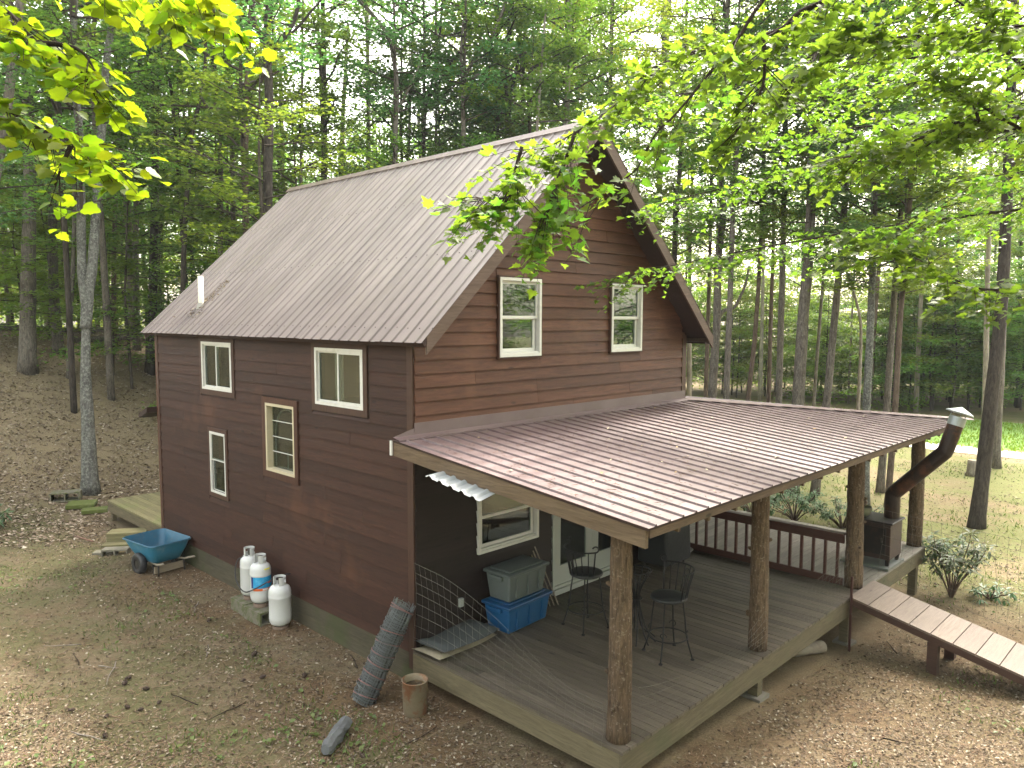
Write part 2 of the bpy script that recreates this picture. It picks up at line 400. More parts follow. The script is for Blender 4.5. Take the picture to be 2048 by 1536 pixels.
# siding: every course cut round the openings and at random butt joints, each piece an object
def siding(fr, wall, mat, u0f, u1f, z_lo, z_hi, openings, tb, tt, jr, minlen=1.1):
    k0 = math.floor((z_lo - 3.941) / .1935)
    z = 3.941 + k0 * .1935
    while z < z_hi - .02:
        a, b = max(z, z_lo), min(z + .1935, z_hi)
        a0, b0 = u0f(a), u1f(a)
        cells = []
        ops = [o for o in openings if o[3] > a + .01 and o[2] < b - .01]
        cuts = sorted([(o[0], o[1], o) for o in ops])
        cur = a0
        for (c, d, o) in cuts:
            if c > cur + .02: cells.append((cur, c, a, b))
            if o[2] > a + .02: cells.append((c, d, a, o[2]))
            if o[3] < b - .02: cells.append((c, d, o[3], b))
            cur = max(cur, d)
        if b0 > cur + .02: cells.append((cur, b0, a, b))
        for (c, d, za, zb) in cells:
            parts = [c]
            p = c + jr.uniform(minlen, 4.2)
            while p < d - .7:
                parts.append(p); p += jr.uniform(1.6, 4.2)
            parts.append(d)
            for p0, p1 in zip(parts, parts[1:]):
                g = .003; e0 = p0 + (g if p0 > c else 0); e1 = p1 - (g if p1 < d else 0)
                t0 = max(e0, u0f(zb)) if p0 <= a0 + 1e-6 else e0
                t1 = min(e1, u1f(zb)) if p1 >= b0 - 1e-6 else e1
                if t1 - t0 < .03: t0 = (e0+e1)/2 - .015; t1 = t0 + .03
                w_ = jr.uniform(-.0012, .0012)
                pts = [fr(e0,0,za+.001),fr(e1,0,za+.001),fr(e1,tb+w_,za+.001),fr(e0,tb+w_,za+.001),fr(t0,0,zb),fr(t1,0,zb),fr(t1,tt,zb),fr(t0,tt,zb)]
                MB().hexa(pts).build('siding_board', mat, wall)
        z += .1935
def grow(r, k): return (r[0]-k, r[1]+k, r[2]-k, r[3]+k)
jr = random.Random(5)
so = [(5.32,6.82,3.19,4.36), (1.04,2.62,3.22,4.36), (3.06,4.31,1.90,3.35), (5.70,6.57,1.14,2.56)]
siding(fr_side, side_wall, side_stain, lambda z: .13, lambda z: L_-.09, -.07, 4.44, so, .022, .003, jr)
go = [grow(r, .028) for r in GW] + [grow(PW, .004), (DR[0]-.01, DR[1]+.01, .0, DR[3]+.01)]
low_shade_stain = wood('siding_with_porch_shade', (.009,.0048,.0042), (.020,.0108,.009), 'x', .6, .2, 20, bd=.003)   # darker copy of the gable stain, porch shade put into the colour
siding(fr_front, front_wall, low_shade_stain, lambda z: .004, lambda z: W_ - .12, .015, 3.072, go, .030, .005, jr)
siding(fr_front, front_wall, front_stain, lambda z: max(.004, gx_at(z)), lambda z: W_ - max(.12, gx_at(z)), 3.072, 7.70, go, .030, .005, jr)
# corner boards and skirt
cb = MB().box(-.028, -.001, 0.0, .128, -.30, 4.44).build('corner_board', trim_stain, cabin)
MB().box(-.028, -.001, L_-.088, L_, -.30, 4.44).build('corner_board', trim_stain, cabin)
MB().box(W_-.118, W_+.024, -.030, -.001, 3.07, 4.40).build('corner_board', trim_stain, cabin)
MB().box(-.024, -.001, .0, L_, -.302, -.072).build('skirt_board', skirt_m, cabin)
MB().box(-.012, .12, .0, L_, -.62, -.304).build('skirt_board', skirt_m, cabin)
MB().box(.13, W_, .0, .1, -1.1, -.26).build('skirt_board', skirt_m, cabin)

# windows ---------------------------------------------------------
def framebox(mb, fr, r, w, d0, d1):
    u0,u1,z0,z1 = r
    wbox(mb, fr, u0, u1, d0, d1, z1-w, z1); wbox(mb, fr, u0, u1, d0, d1, z0, z0+w)
    wbox(mb, fr, u0, u0+w, d0, d1, z0+w, z1-w); wbox(mb, fr, u1-w, u1, d0, d1, z0+w, z1-w)
    return mb
def pane(fr, r, d, parent):
    return wbox(MB(), fr, r[0], r[1], d, d+.005, r[2], r[3]).build('pane', glass, parent)
def sash(fr, r, w, d0, d1, parent, mat=None):
    s = framebox(MB(), fr, r, w, d0, d1).build('sash', mat or white_m, parent)
    pane(fr, (r[0]+w-.004, r[1]-w+.004, r[2]+w-.004, r[3]-w+.004), (d0+d1)/2, parent)
    return s
def double_hung(fr, r, brown=True, deep=.075):
    win = framebox(MB(), fr, r, .046, -.03, deep).build('window', white_m, cabin)
    if brown:
        framebox(MB(), fr, grow(r, .026), .026, 0, deep-.012).build('casing', trim_stain, win)
    zm = (r[2]+r[3])/2
    i = (r[0]+.046, r[1]-.046, r[2]+.046, r[3]-.046)
    wbox(MB(), fr, i[0], i[1], -.03, deep-.02, i[2], i[2]+.028).build('sill', white_m, win)
    sash(fr, (i[0]+.004, i[1]-.004, zm-.018, i[3]-.002), .045, .000, .028, win)
    sash(fr, (i[0]+.03, i[1]-.03, i[2]+.03, zm+.02), .052, -.032, -.004, win)
    return win
for r in GW: double_hung(fr_front, r)
def trim_boards(fr, r, w, parent, d=.03, mat=None):
    u0,u1,z0,z1 = r; mat = mat or trim_stain
    for q in ((u0-w,u1+w,z1,z1+w*.9), (u0-w,u1+w,z0-w,z0), (u0-w,u0,z0,z1), (u1,u1+w,z0,z1)):
        wbox(MB(), fr, q[0]+.0015, q[1]-.0015, .001, d, q[2], q[3]).build('trim_board', mat, parent)
side_trim = wood('side_trim_stain', (.044,.018,.011), (.085,.035,.021), 'z', .6, .15, 24, knots=False)
def slider(r):
    win = framebox(MB(), fr_side, r, .05, -.05, .034).build('window', white_m, cabin)
    trim_boards(fr_side, r, .105, win)
    um = (r[0]+r[1])/2; i = (r[0]+.05, r[1]-.05, r[2]+.05, r[3]-.05)
    sash(fr_side, (um-.02, i[1]-.002, i[2]+.002, i[3]-.002), .026, -.028, -.006, win)
    sash(fr_side, (i[0]+.002, um+.03, i[2]+.002, i[3]-.002), .036, -.003, .02, win)
    return win
slider(SIDE['w1']); slider(SIDE['w2'])
r = SIDE['nar']
nw = framebox(MB(), fr_side, r, .035, -.05, .034).build('window', white_m, cabin); trim_boards(fr_side, r, .085, nw)
zm = 1.93
sash(fr_side, (r[0]+.036, r[1]-.036, zm-.02, r[3]-.036), .02, .0, .02, nw); sash(fr_side, (r[0]+.036, r[1]-.036, r[2]+.036, zm+.01), .022, -.03, -.008, nw)
r = SIDE['big']
bw = framebox(MB(), fr_side, r, .05, -.10, .036).build('window', cream_m, cabin); trim_boards(fr_side, r, .115, bw, .04, side_trim)
i = (r[0]+.05, r[1]-.05, r[2]+.05, r[3]-.05)
pane(fr_side, i, -.085, bw)
bars = MB()
for q in (.26, .50, .755): wbox(bars, fr_side, i[0], i[1], -.079, -.068, i[2]+(i[3]-i[2])*q-.006, i[2]+(i[3]-i[2])*q+.006)
bars.build('glazing_bar', white_m, bw)
arch = MB(); um = (i[0]+i[1])/2; hw = (i[1]-i[0])/2 - .03
for sgn in (-1, 1):
    pts = [fr_side(um + sgn*hw, -.12, i[2]+.02)]
    for k in range(9):
        t = k/8; pts.append(fr_side(um + sgn*hw*math.cos(t*math.pi/2)**.8, -.12, i[2]+.55+.5*math.sin(t*math.pi/2)))
    arch.tube(pts, .014, 6)
arch.tube([fr_side(um, -.12, i[2]+.02), fr_side(um, -.12, i[2]+.3)], .009, 6)
arch.build('arched_leading', plain('old_lead', (.25,.25,.24), .6), bw)
# porch window and french doors
double_hung(fr_front, PW, False, .06)
dgrey = plain('grey_white_door_paint', (.36,.37,.33), .5, var=.06, scale=10, dirt=(.35,.34,.28), dirt_amt=.4)
dfr = framebox(MB(), fr_front, (DR[0], DR[1], .12, DR[3]), .05, -.06, .04).build('door_frame', dgrey, cabin)
wbox(MB(), fr_front, DR[0], DR[1], -.06, .09, .03, .12).build('threshold', dgrey, cabin)
dm = (DR[0]+DR[1])/2
for k, (a, b) in enumerate(((DR[0]+.053, dm-.003), (dm+.003, DR[1]-.053))):
    d = MB()
    g = (a+.17, b-.17, .5, 2.02)
    wbox(d, fr_front, a, g[0], -.03, .014, .125, 2.2); wbox(d, fr_front, g[1], b, -.03, .014, .125, 2.2)
    wbox(d, fr_front, g[0], g[1], -.03, .014, .125, g[2]); wbox(d, fr_front, g[0], g[1], -.03, .014, g[3], 2.2)
    dd = d.build('door', dgrey, cabin); pane(fr_front, g, -.012, dd)
    if k == 1:
        MB().lathe([(.0,-.03),(.028,-.02),(.032,.0),(.02,.02),(.0,.026)], 12).build('door_knob', plain('dark_brass', (.12,.09,.05), .35, 1), dd).matrix_local = Matrix.Translation((a+.07, -.06, 1.05)) @ Matrix.Rotation(R(90), 4, 'X')

# main roof --------------------------------------------------------
def metalmat(name, c, c2, stain, rough=.38, spec=.5, eave=None):
    mt, n, l, b = newmat(name)
    tc = n.new('ShaderNodeTexCoord').outputs['Object']; rnd = rand_out(n, l)
    v = mapping(n, l, tc, (.35, 2.6, .35))
    t = noise(n, l, v, 2.2, 6, .65); cc = mixc(n, l, sm_range(n, l, t.outputs[0], .35, .68), c, c2)
    s2 = noise(n, l, tc, 26, 5, .75); cc = mixc(n, l, mth(n, l, 'MULTIPLY', sm_range(n, l, s2.outputs[0], .56, .75), .4), cc, stain)
    s3 = noise(n, l, tc, .9, 5, .7); cc = mixc(n, l, mth(n, l, 'MULTIPLY', sm_range(n, l, s3.outputs[0], .5, .72), .35), cc, stain)
    if eave:                       # darker towards the eave
        sz = n.new('ShaderNodeSeparateXYZ'); l.new(tc, sz.inputs[0])
        gr_ = mth(n, l, 'SUBTRACT', 1.0, sm_range(n, l, mth(n, l, 'ADD', sz.outputs[2], mth(n, l, 'MULTIPLY', s3.outputs[0], 1.2)), eave+.4, eave+2.2))
        cc = mixc(n, l, mth(n, l, 'MULTIPLY', gr_, .55), cc, (.105,.078,.072))
    hs = n.new('ShaderNodeHueSaturation'); l.new(cc, hs.inputs['Color']); l.new(mth(n, l, 'ADD', mth(n, l, 'MULTIPLY', rnd, .14), .93), hs.inputs['Value'])
    l.new(hs.outputs[0], b.inputs['Base Color'])
    rr_ = mth(n, l, 'ADD', mth(n, l, 'MULTIPLY', t.outputs[0], .25), rough-.1); l.new(rr_, b.inputs['Roughness'])
    b.inputs['Specular IOR Level'].default_value = spec
    return mt
roof_m = metalmat('weathered_brown_roofing', (.148,.126,.116), (.205,.177,.162), (.15,.13,.095), .42, .5, 4.4)
proof_m = metalmat('burgundy_porch_roofing', (.094,.060,.059), (.140,.098,.096), (.13,.095,.075), .46, .55)
cap_m = metalmat('roof_cap_metal', (.095,.070,.062), (.14,.112,.10), (.11,.09,.06), .45)
PROF = [(0,0),(.094,0),(.103,.022),(.119,.022),(.128,0),(.23,0)]
def sheets(origin, along, width, up_fn, nrm, mat, parent, jr, lo=.004, mod=.2565):
    """corrugated metal in separate sheets four ribs wide; up_fn(t) gives the bottom and top point at distance t along the eave."""
    origin = Vector(origin); along = Vector(along); nrm = Vector(nrm)
    t0 = 0
    while t0 < width - .02:
        t1 = min(t0 + mod*4, width); mb = MB(); bot = []; top = []
        lift = lo + jr.uniform(0, .003); ext = jr.uniform(-.006, .008)
        k = 0; done = False; pts = []
        while not done:
            for (a, h) in PROF[(1 if k else 0):]:
                t = t0 + k*mod + a*(mod/.23)
                if t > t1 + 1e-6: done = True; break
                pts.append((t, h))
            k += 1
            if k >= 4: done = True
        for (t, h) in pts:
            p0, p1 = up_fn(t)
            dirv = (p1 - p0); ln = dirv.length
            dirv = dirv/ln if ln > 1e-6 else Vector((0,0,0))
            bot.append(p0 - dirv*ext + nrm*(h+lift)); top.append(p1 + nrm*(h+lift))
        n = len(pts)
        mb.add(bot + top, [(i, i+1, n+i+1, n+i) for i in range(n-1)])
        mb.build('roof_sheet', mat, parent)
        t0 = t1
OE, OF, OB, HE, HR = .263, .497, .245, 4.39, 7.9415
sl = Vector((3.5+OE, 0, HR-HE)).normalized()
nl = Vector((-sl.z, 0, sl.x)); sr = Vector((-sl.x, 0, sl.z)); nr = Vector((sl.z, 0, sl.x))
rl = MB()
y0, y1 = -OF+.012, L_+OB-.012
def slabL(mb, xe, ze, s, nn):
    e = Vector((xe, 0, ze)) + s*.02; rp = Vector((3.5, 0, HR)); dn = -nn*.09
    for (a,b) in ((e, rp),):
        P = [a+dn, b+Vector((0,0,-.124)), b, a]
        mb.hexa([(P[0].x,y0,P[0].z),(P[1].x,y0,P[1].z),(P[1].x,y1,P[1].z),(P[0].x,y1,P[0].z),(P[3].x,y0,P[3].z),(P[2].x,y0,P[2].z),(P[2].x,y1,P[2].z),(P[3].x,y1,P[3].z)])
slabL(rl, -OE, HE, sl, nl); slabL(rl, W_+OE, HE, sr, nr)
roof = rl.build('roof', soffit_m, cabin)
jr2 = random.Random(9)
run = (Vector((3.5,0,HR)) - Vector((-OE,0,HE))).length
sheets((0,0,0), (0,1,0), L_+OF+OB, lambda t: (Vector((-OE,-OF+t,HE)), Vector((-OE,-OF+t,HE)) + sl*(run-.03)), nl, roof_m, roof, jr2)
sheets((0,0,0), (0,1,0), L_+OF+OB, lambda t: (Vector((W_+OE,-OF+t,HE)), Vector((W_+OE,-OF+t,HE)) + sr*(run-.03)), nr, roof_m, roof, jr2)
cap = MB()
for s_, nn in ((sl, nl), (sr, nr)):
    a = Vector((3.5,0,HR)) + nn*.033 + Vector((0,0,.012)); b = a - s_*.17; b2 = b - nn*.012
    for (p, q) in ((a, b), (b, b2)):
        cap.add([(p.x,-OF-.006,p.z),(p.x,L_+OB+.006,p.z),(q.x,L_+OB+.006,q.z),(q.x,-OF-.006,q.z)], [(0,1,2,3)])
cap.build('ridge_cap', cap_m, roof)
# rake boards at both ends, eave return on the right
for yy in (-OF+.006, L_+OB-.042):
    for (xe, s_, nn, off) in ((-OE, sl, nl, .13), (W_+OE, sr, nr, -.02)):
        a = Vector((xe,0,HE)) + s_*off - nn*.006; b = Vector((3.5,0,HR)) - nn*.0; b.z -= .012
        d = Vector((0,0,-.235))
        MB().hexa([(a.x,yy,a.z+d.z),(b.x,yy,b.z+d.z-.02),(b.x,yy+.036,b.z+d.z-.02),(a.x,yy+.036,a.z+d.z),(a.x,yy,a.z),(b.x,yy,b.z),(b.x,yy+.036,b.z),(a.x,yy+.036,a.z)]).build('rake_board', fascia_stain, roof)
MB().box(W_+.03, W_+OE-.03, -OF+.05, L_, HE-.16, HE-.13).build('eave_soffit', soffit_m, roof)
MB().box(W_+OE-.028, W_+OE-.006, -OF+.05, L_, HE-.165, HE+.0).build('eave_fascia', fascia_stain, roof)
MB().box(-.2, -.003, -OF+.05, L_, HE-.02, HE+.03).build('eave_soffit', soffit_m, roof)
scr = MB()
for row in (.28, 1.9, 3.5):
    for kx in range(38):
        y = -OF + .015 + kx*.2565 + jr2.uniform(-.004,.004)
        p = Vector((-OE, y, HE)) + sl*(row+jr2.uniform(-.01,.01)) + nl*.007
        scr.box(p.x-.006, p.x+.006, p.y-.006, p.y+.006, p.z-.006, p.z+.008)
tag(scr.build('roof_screws', plain('screw_rust', (.06,.045,.04), .6), roof), kind='stuff')
# vent pipe
vp = Vector((.345, 7.5, 4.39+(.345+OE)*.944))
MB().lathe([(.055,-.08),(.055,.62),(.045,.62),(.045,.3)], 16, vp, False).build('vent_pipe', plain('yellowed_plastic', (.66,.62,.48), .5, dirt=(.4,.36,.22), dirt_amt=.4), cabin, True)
MB().lathe([(.11,-.10),(.075,.03),(.058,.07)], 16, vp, False).build('vent_flashing', plain('old_rubber', (.3,.29,.25), .8), cabin, True)

# porch roof -------------------------------------------------------
PD, ZT, ZL, PO = 4.159, 3.069, 2.656, .391
pz = lambda y: ZT + y*(ZT-ZL)/PD
old_beam = wood('weathered_beam', (.065,.043,.027), (.15,.107,.068), 'y', .85, .15, 18, bd=.008)
old_beam_x = wood('weathered_beam_x', (.052,.033,.022), (.125,.084,.053), 'x', .85, .15, 18, bd=.008)
pr_ = MB()
T_ = .03
pr_.hexa([(-PO+.015,-PD+.02,ZL-T_),(W_+PD-.02,-PD+.02,ZL-T_),(W_,-.03,ZT-T_),(-PO+.015,-.03,ZT-T_),(-PO+.015,-PD+.02,ZL),(W_+PD-.02,-PD+.02,ZL),(W_,-.03,ZT),(-PO+.015,-.03,ZT)])
pr_.hexa([(W_+PD-.02,-PD+.02,ZL-T_),(W_+PD-.02,L_,ZL-T_),(W_+.03,L_,ZT-T_),(W_+.03,-.0,ZT-T_),(W_+PD-.02,-PD+.02,ZL),(W_+PD-.02,L_,ZL),(W_+.03,L_,ZT),(W_+.03,-.0,ZT)])
porch_roof = pr_.build('porch_roof', soffit_m, cabin)
ns = Vector((0, -(ZT-ZL), PD)).normalized(); nsx = Vector((ZT-ZL, 0, PD)).normalized()
def upf(t):
    x = -PO + t; b = Vector((x, -PD, ZL)); ytop = -.02 if x <= W_ else -(x-W_)
    return b, Vector((x, ytop, pz(ytop)))
sheets((0,0,0), (1,0,0), W_+PD+PO, upf, ns, proof_m, porch_roof, jr2)
def upr(t):
    y = -PD + t; b = Vector((W_+PD, y, ZL)); xt = W_+.02 if y >= 0 else W_ - y
    q = (W_+PD-xt)/PD
    return b, Vector((xt, y, ZL+(ZT-ZL)*q))
sheets((0,0,0), (0,1,0), PD+L_, upr, nsx, proof_m, porch_roof, jr2)
# hip cap and wall flashing
h0 = Vector((W_+.02,-.02,ZT+.03)); h1 = Vector((W_+PD+.05,-PD-.05,ZL+.025))
hc = MB(); e = Vector((-.125,-.125,-.004)); e2 = Vector((.125,.125,-.004))
up = Vector((0,0,.022))
hc.add([h0+up, h1+up, h1+e, h0+e], [(0,3,2,1)]); hc.add([h0+up, h1+up, h1+e2, h0+e2], [(0,1,2,3)])
hc.build('hip_cap', proof_m, porch_roof)
fl = MB().box(-.02, W_, -.034, -.027, ZT-.02, ZT+.20)
fl.add([(-PO-.004,-.032,pz(0)+.04),(W_+.02,-.032,pz(0)+.04),(W_+.02-.13,-.17,pz(-.17)+.032),(-PO-.004,-.17,pz(-.17)+.032)], [(0,3,2,1)])
fl.add([(-PO-.004,-.17,pz(-.17)+.032),(W_-.11,-.17,pz(-.17)+.032),(W_-.11,-.172,pz(-.17)+.012),(-PO-.004,-.172,pz(-.17)+.012)], [(0,3,2,1)])
fl.add([(-PO-.004,-.032,pz(0)+.04),(-.02,-.032,pz(0)+.04),(-.02,-.028,ZT+.13)], [(0,1,2)])
fl.build('wall_flashing', proof_m, porch_roof)
MB().hexa([(-PO+.02,-PD+.05,ZL-.215),(-PO+.07,-PD+.05,ZL-.215),(-PO+.07,-.02,ZT-.215),(-PO+.02,-.02,ZT-.215),(-PO+.02,-PD+.05,ZL-.032),(-PO+.07,-PD+.05,ZL-.032),(-PO+.07,-.02,ZT-.032),(-PO+.02,-.02,ZT-.032)]).build('rafter', old_beam, porch_roof)
x = .25
while x < 10.6:
    yt = -.03 if x < W_-.1 else -(x-W_)-.12
    MB().hexa([(x,-PD+.06,ZL-.17),(x+.042,-PD+.06,ZL-.17),(x+.042,yt,pz(yt)-.17),(x,yt,pz(yt)-.17),(x,-PD+.06,ZL-.032),(x+.042,-PD+.06,ZL-.032),(x+.042,yt,pz(yt)-.032),(x,yt,pz(yt)-.032)]).build('rafter', old_beam, porch_roof)
    x += .62
MB().box(-PO+.072, W_+PD-.05, -PD+.03, -PD+.056, ZL-.115, ZL-.034).build('eave_board', old_beam_x, porch_roof)
MB().box(.0, W_+PD-.4, -3.56, -3.36, 2.362, 2.555).build('beam', old_beam_x, porch_roof)
MB().box(W_+3.4, W_+3.6, -3.34, L_-.1, 2.36, 2.555).build('beam', old_beam, porch_roof)
MB().box(-PO-.012, -PO+.012, -.01, .03, 2.86, 3.06).build('end_bracket', white_m, porch_roof)
# posts: peeled cedar logs
log_m = barkmat('cedar_log', (.036,.024,.017), (.165,.115,.075), (.26,.22,.165), .54, .68, .7, 20)
pr3 = random.Random(21)
def log_post(x, y, z0, z1, r, sides=18):
    pts = []; rad = []; k = 16
    ph = pr3.uniform(0, 6)
    for i in range(k+1):
        t = i/k; pts.append((x + .014*math.sin(t*5+ph), y + .012*math.sin(t*4+2*ph), z0+(z1-z0)*t)); rad.append(r*(1.06-.14*t)*(1+pr3.uniform(-.03,.03)))
    mb = MB().tube(pts, rad, sides, True, .035, pr3)
    for _ in range(6):
        t = pr3.uniform(.1,.9); a = pr3.uniform(0,6.28); p = Vector((x,y,z0+(z1-z0)*t)); d = Vector((math.cos(a),math.sin(a),.35))
        mb.tube([p+d*r*.7, p+d*(r+.015), p+d*(r+.035)], [.035,.026,.014], 7)
    o = mb.build('porch_post', log_m, cabin, True); return o
for (x, y, r) in ((.13,-3.46,.13),(3.46,-3.46,.128),(7.08,-3.47,.145),(10.52,-3.46,.138),(10.52,.9,.13),(10.52,4.9,.13)):
    log_post(x, y, -.002, 2.36, r)

# porch deck -------------------------------------------------------
deck_m = wood('deck_plank_y', (.058,.046,.034), (.128,.104,.078), 'y', .6, .26, 26, tint=(.048,.052,.026), tint_scale=.5, tint_lo=.56, tint_hi=.74, spec=.4)
deck_mx = wood('deck_plank_x', (.13,.118,.098), (.26,.24,.205), 'x', .7, .16, 26)
rim_m = wood('treated_rim', (.072,.059,.034), (.155,.128,.077), 'y', .8, .12, 20)
rim_mx = wood('treated_rim_x', (.072,.059,.034), (.155,.128,.077), 'x', .8, .12, 20, tint=(.075,.085,.04), tint_scale=.6)
dk = MB()
dk.box(-.02, W_+3.62, -3.60, -.12, -.30, -.045); dk.box(W_+.02, W_+3.62, -.118, L_, -.30, -.045)
deck = dk.build('porch_deck', plain('deck_joists', (.06,.05,.035), .9), cabin)
x = -.06; bw_ = .138
while x < W_ - .01:
    x1 = min(x+bw_, W_)
    cuts = [-3.657+jr.uniform(-.006,.006), 0-.004]
    if jr.random() < .6: cuts.insert(1, jr.choice((-1.2,-1.83,-2.4)))
    for a, b in zip(cuts, cuts[1:]):
        dz = jr.uniform(-.0025, .0025)
        MB().box(x+.0055, x1-.0055, a+.0015, b-.0015, -.036+dz, 0+dz).build('deck_board', deck_m, deck)
    x = x1
y = -3.66
while y < L_ - .01:
    y1 = min(y+.138, L_); dz = jr.uniform(-.002,.002)
    MB().box(W_+.003, W_+3.66+jr.uniform(-.005,.005), y+.0025, y1-.0025, -.036+dz, dz).build('deck_board', deck_mx if y > -2.2 else deck_mx, deck)
    y = y1
MB().box(-.056, -.022, -3.604, -.001, -.335, -.04).build('rim_board', rim_m, deck)
MB().box(-.058, W_+3.657, -3.642, -3.606, -.336, -.04).build('rim_board', rim_mx, deck)
MB().box(W_+3.622, W_+3.655, -3.604, L_, -.335, -.04).build('rim_board', rim_m, deck)
for (x, y) in ((.1,-3.5),(3.36,-3.5),(6.72,-3.5),(10.4,-3.5),(3.4,-1.4),(7,-1.2)):
    g = gzf(x, y)
    MB().box(x-.075, x+.075, y-.075, y+.075, g-.1, -.301).build('deck_support', rim_m, cabin)
    if x < 8 and y < -3: MB().box(x-.15, x+.15, y-.15, y+.15, g-.06, g+.05).build('footing', plain('footing_concrete', (.15,.135,.11), .9), cabin)
# railing
red_m = wood('red_brown_rail', (.045,.018,.014), (.088,.038,.028), 'y', .5, .12, 24, knots=False)
rail = MB().box(W_-.07, W_+.075, -3.33, -.02, .90, .938).build('railing', red_m, cabin)
MB().box(W_-.02, W_+.022, -3.33, -.02, .76, .898).build('top_rail', red_m, rail)
MB().box(W_-.02, W_+.022, -3.33, -.02, .002, .13).build('bottom_rail', red_m, rail)
yb = -.16
while yb > -3.3:
    MB().box(W_-.022, W_+.024, yb-.023, yb+.023, .131, .759).build('baluster', red_m, rail); yb -= .2185
# rear deck and small rear roof
rdk = MB().box(.06, 6.0, L_+.125, 12.72, -.28, -.04).build('rear_deck', rim_m, cabin)
x = .02
moss_dk = wood('mossy_plank', (.10,.088,.045), (.21,.19,.10), 'y', .8, .16, 24, tint=(.12,.14,.045), tint_scale=.8)
while x < 6:
    MB().box(x+.0025, x+.1385, L_+.125, 12.78+jr.uniform(-.01,.01), -.036, 0).build('deck_board', moss_dk, rdk); x += .141
MB().box(.03, .058, L_+.12, 12.74, -.29, -.04).build('rim_board', rim_m, rdk)
for (px, py) in ((.12,12.6),(.12,9.5),(3,12.6)): MB().box(px-.05, px+.05, py-.05, py+.05, gzf(px,py)-.1, -.281).build('deck_support', rim_m, rdk)
MB().hexa([(-.22,L_+.13,2.62),(6,L_+.13,2.62),(6,L_+.62,2.46),(-.22,L_+.62,2.46),(-.22,L_+.13,2.74),(6,L_+.13,2.74),(6,L_+.62,2.56),(-.22,L_+.62,2.56)]).build('rear_awning', soffit_m, cabin)
# loose white corrugated awning under the porch roof
A,B,Cc,D = Vector((-.62,-.99,2.755)), Vector((-.62,-1.98,2.60)), Vector((.1,-1.94,2.73)), Vector((.1,-.95,2.80))
aw = MB(); nseg = 30
bo = []; to = []
for i in range(nseg+1):
    t = i/nseg; p = A.lerp(B, t); q = D.lerp(Cc, t); h = .026*(1 if (i % 6) in (2,3) else 0)
    bo.append(p+Vector((0,0,h))); to.append(q+Vector((0,0,h)))
k = nseg+1
aw.add(bo+to+[v-Vector((0,0,.003)) for v in bo+to], [(i,i+1,k+i+1,k+i) for i in range(nseg)]+[(2*k+i,3*k+i,3*k+i+1,2*k+i+1) for i in range(nseg)])
aw.build('awning_sheet', plain('white_corrugated', (.27,.29,.295), .5, 0, var=.15, scale=8, dirt=(.35,.33,.28), dirt_amt=.5), cabin)

# ------------------------------------------------------------------ things round the cabin
# gas cylinders
cyl_white = plain('white_cylinder_enamel', (.55,.555,.54), .32, var=.04, scale=6, dirt=(.5,.47,.4), dirt_amt=.35, lo=.55, hi=.8)
rust_m = plain('rusty_foot', (.16,.11,.08), .8, var=.3, scale=20)
brass_m = plain('valve_metal', (.12,.11,.1), .4, .8)
def gas_cylinder(loc, r, h, rz, label, band=None):
    t = thing('gas_cylinder', label, 'gas cylinder', loc, rz, 'propane cylinders by the cabin wall')
    MB().lathe([(r*.72,0),(r*.72,.07),(r*.66,.07),(r*.66,0)], 24, (0,0,0), False).build('foot_ring', rust_m, t, True)
    b0 = .055; prof = [(.0,b0),(r*.55,b0+.012),(r*.85,b0+.045),(r*.97,b0+.09),(r,b0+.14),(r*1.004,b0+.145),(r,b0+.15),(r,h*.62),(r*1.012,h*.625),(r*1.012,h*.64),(r,h*.645),(r,h*.70),(r*.97,h*.755),(r*.86,h*.805),(r*.62,h*.84),(r*.3,h*.855),(0,h*.86)]
    smooth_auto(MB().lathe(prof, 36, (0,0,0), False).build('tank_body', cyl_white, t), 35)
    cr_ = r*.56; n = 32; cl = MB(); gap = 5
    def ring(j0, j1, z0, z1):
        for j in range(j0, j1):
            a0, a1 = 2*math.pi*j/n, 2*math.pi*(j+1)/n
            P = []
            for (rr_, zz) in ((cr_, z0),(cr_-.008, z0),(cr_-.008, z1),(cr_, z1)):
                P.append([(rr_*math.cos(a), rr_*math.sin(a), zz) for a in (a0, a1)])
            o = [P[0][0],P[0][1],P[1][1],P[1][0],P[3][0],P[3][1],P[2][1],P[2][0]]
            cl.hexa(o)
    zb, zt_ = h*.82, h
    ring(0, n-gap, zb, zb+(zt_-zb)*.42)
    for (a, b) in ((0,4),(10,13),(20,n-gap)): ring(a, b, zb+(zt_-zb)*.42, zb+(zt_-zb)*.75)
    ring(0, n-gap, zb+(zt_-zb)*.75, zt_)
    cl.build('collar', cyl_white, t)
    MB().tube([(0,0,h*.84),(0,0,h*.93)], .022, 10).tube([(0,0,h*.9),(.06,0,h*.9)], .016, 8).lathe([(.03,0),(.034,.012),(.03,.024)], 12, (0,0,h*.935)).build('valve', brass_m, t)
    if band:
        for (z0, z1, a0, a1, mt, nm) in band:
            mb = MB(); k = 24; vs = []
            for j in range(k+1):
                a = a0+(a1-a0)*j/k
                vs += [((r+.0025)*math.cos(a),(r+.0025)*math.sin(a),z0),((r+.0025)*math.cos(a),(r+.0025)*math.sin(a),z1)]
            mb.add(vs, [(2*j,2*j+2,2*j+3,2*j+1) for j in range(k)]); mb.build(nm, mt, t, True)
    return t
flat = lambda nm, c, ro=.5: plain(nm, c, ro, var=.05)
blue_l = plain('blue_label_print', (.02,.28,.55), .45, var=.35, scale=12, dirt=(.15,.5,.7), dirt_amt=.7)
navy_l = flat('navy_label_print', (.015,.03,.15)); orange_l = flat('orange_label_print', (.72,.14,.04)); red_l = flat('red_label_print', (.5,.03,.05)); yel_l = flat('yellow_sticker', (.75,.72,.03)); whit_l = flat('white_label_print', (.75,.75,.73))
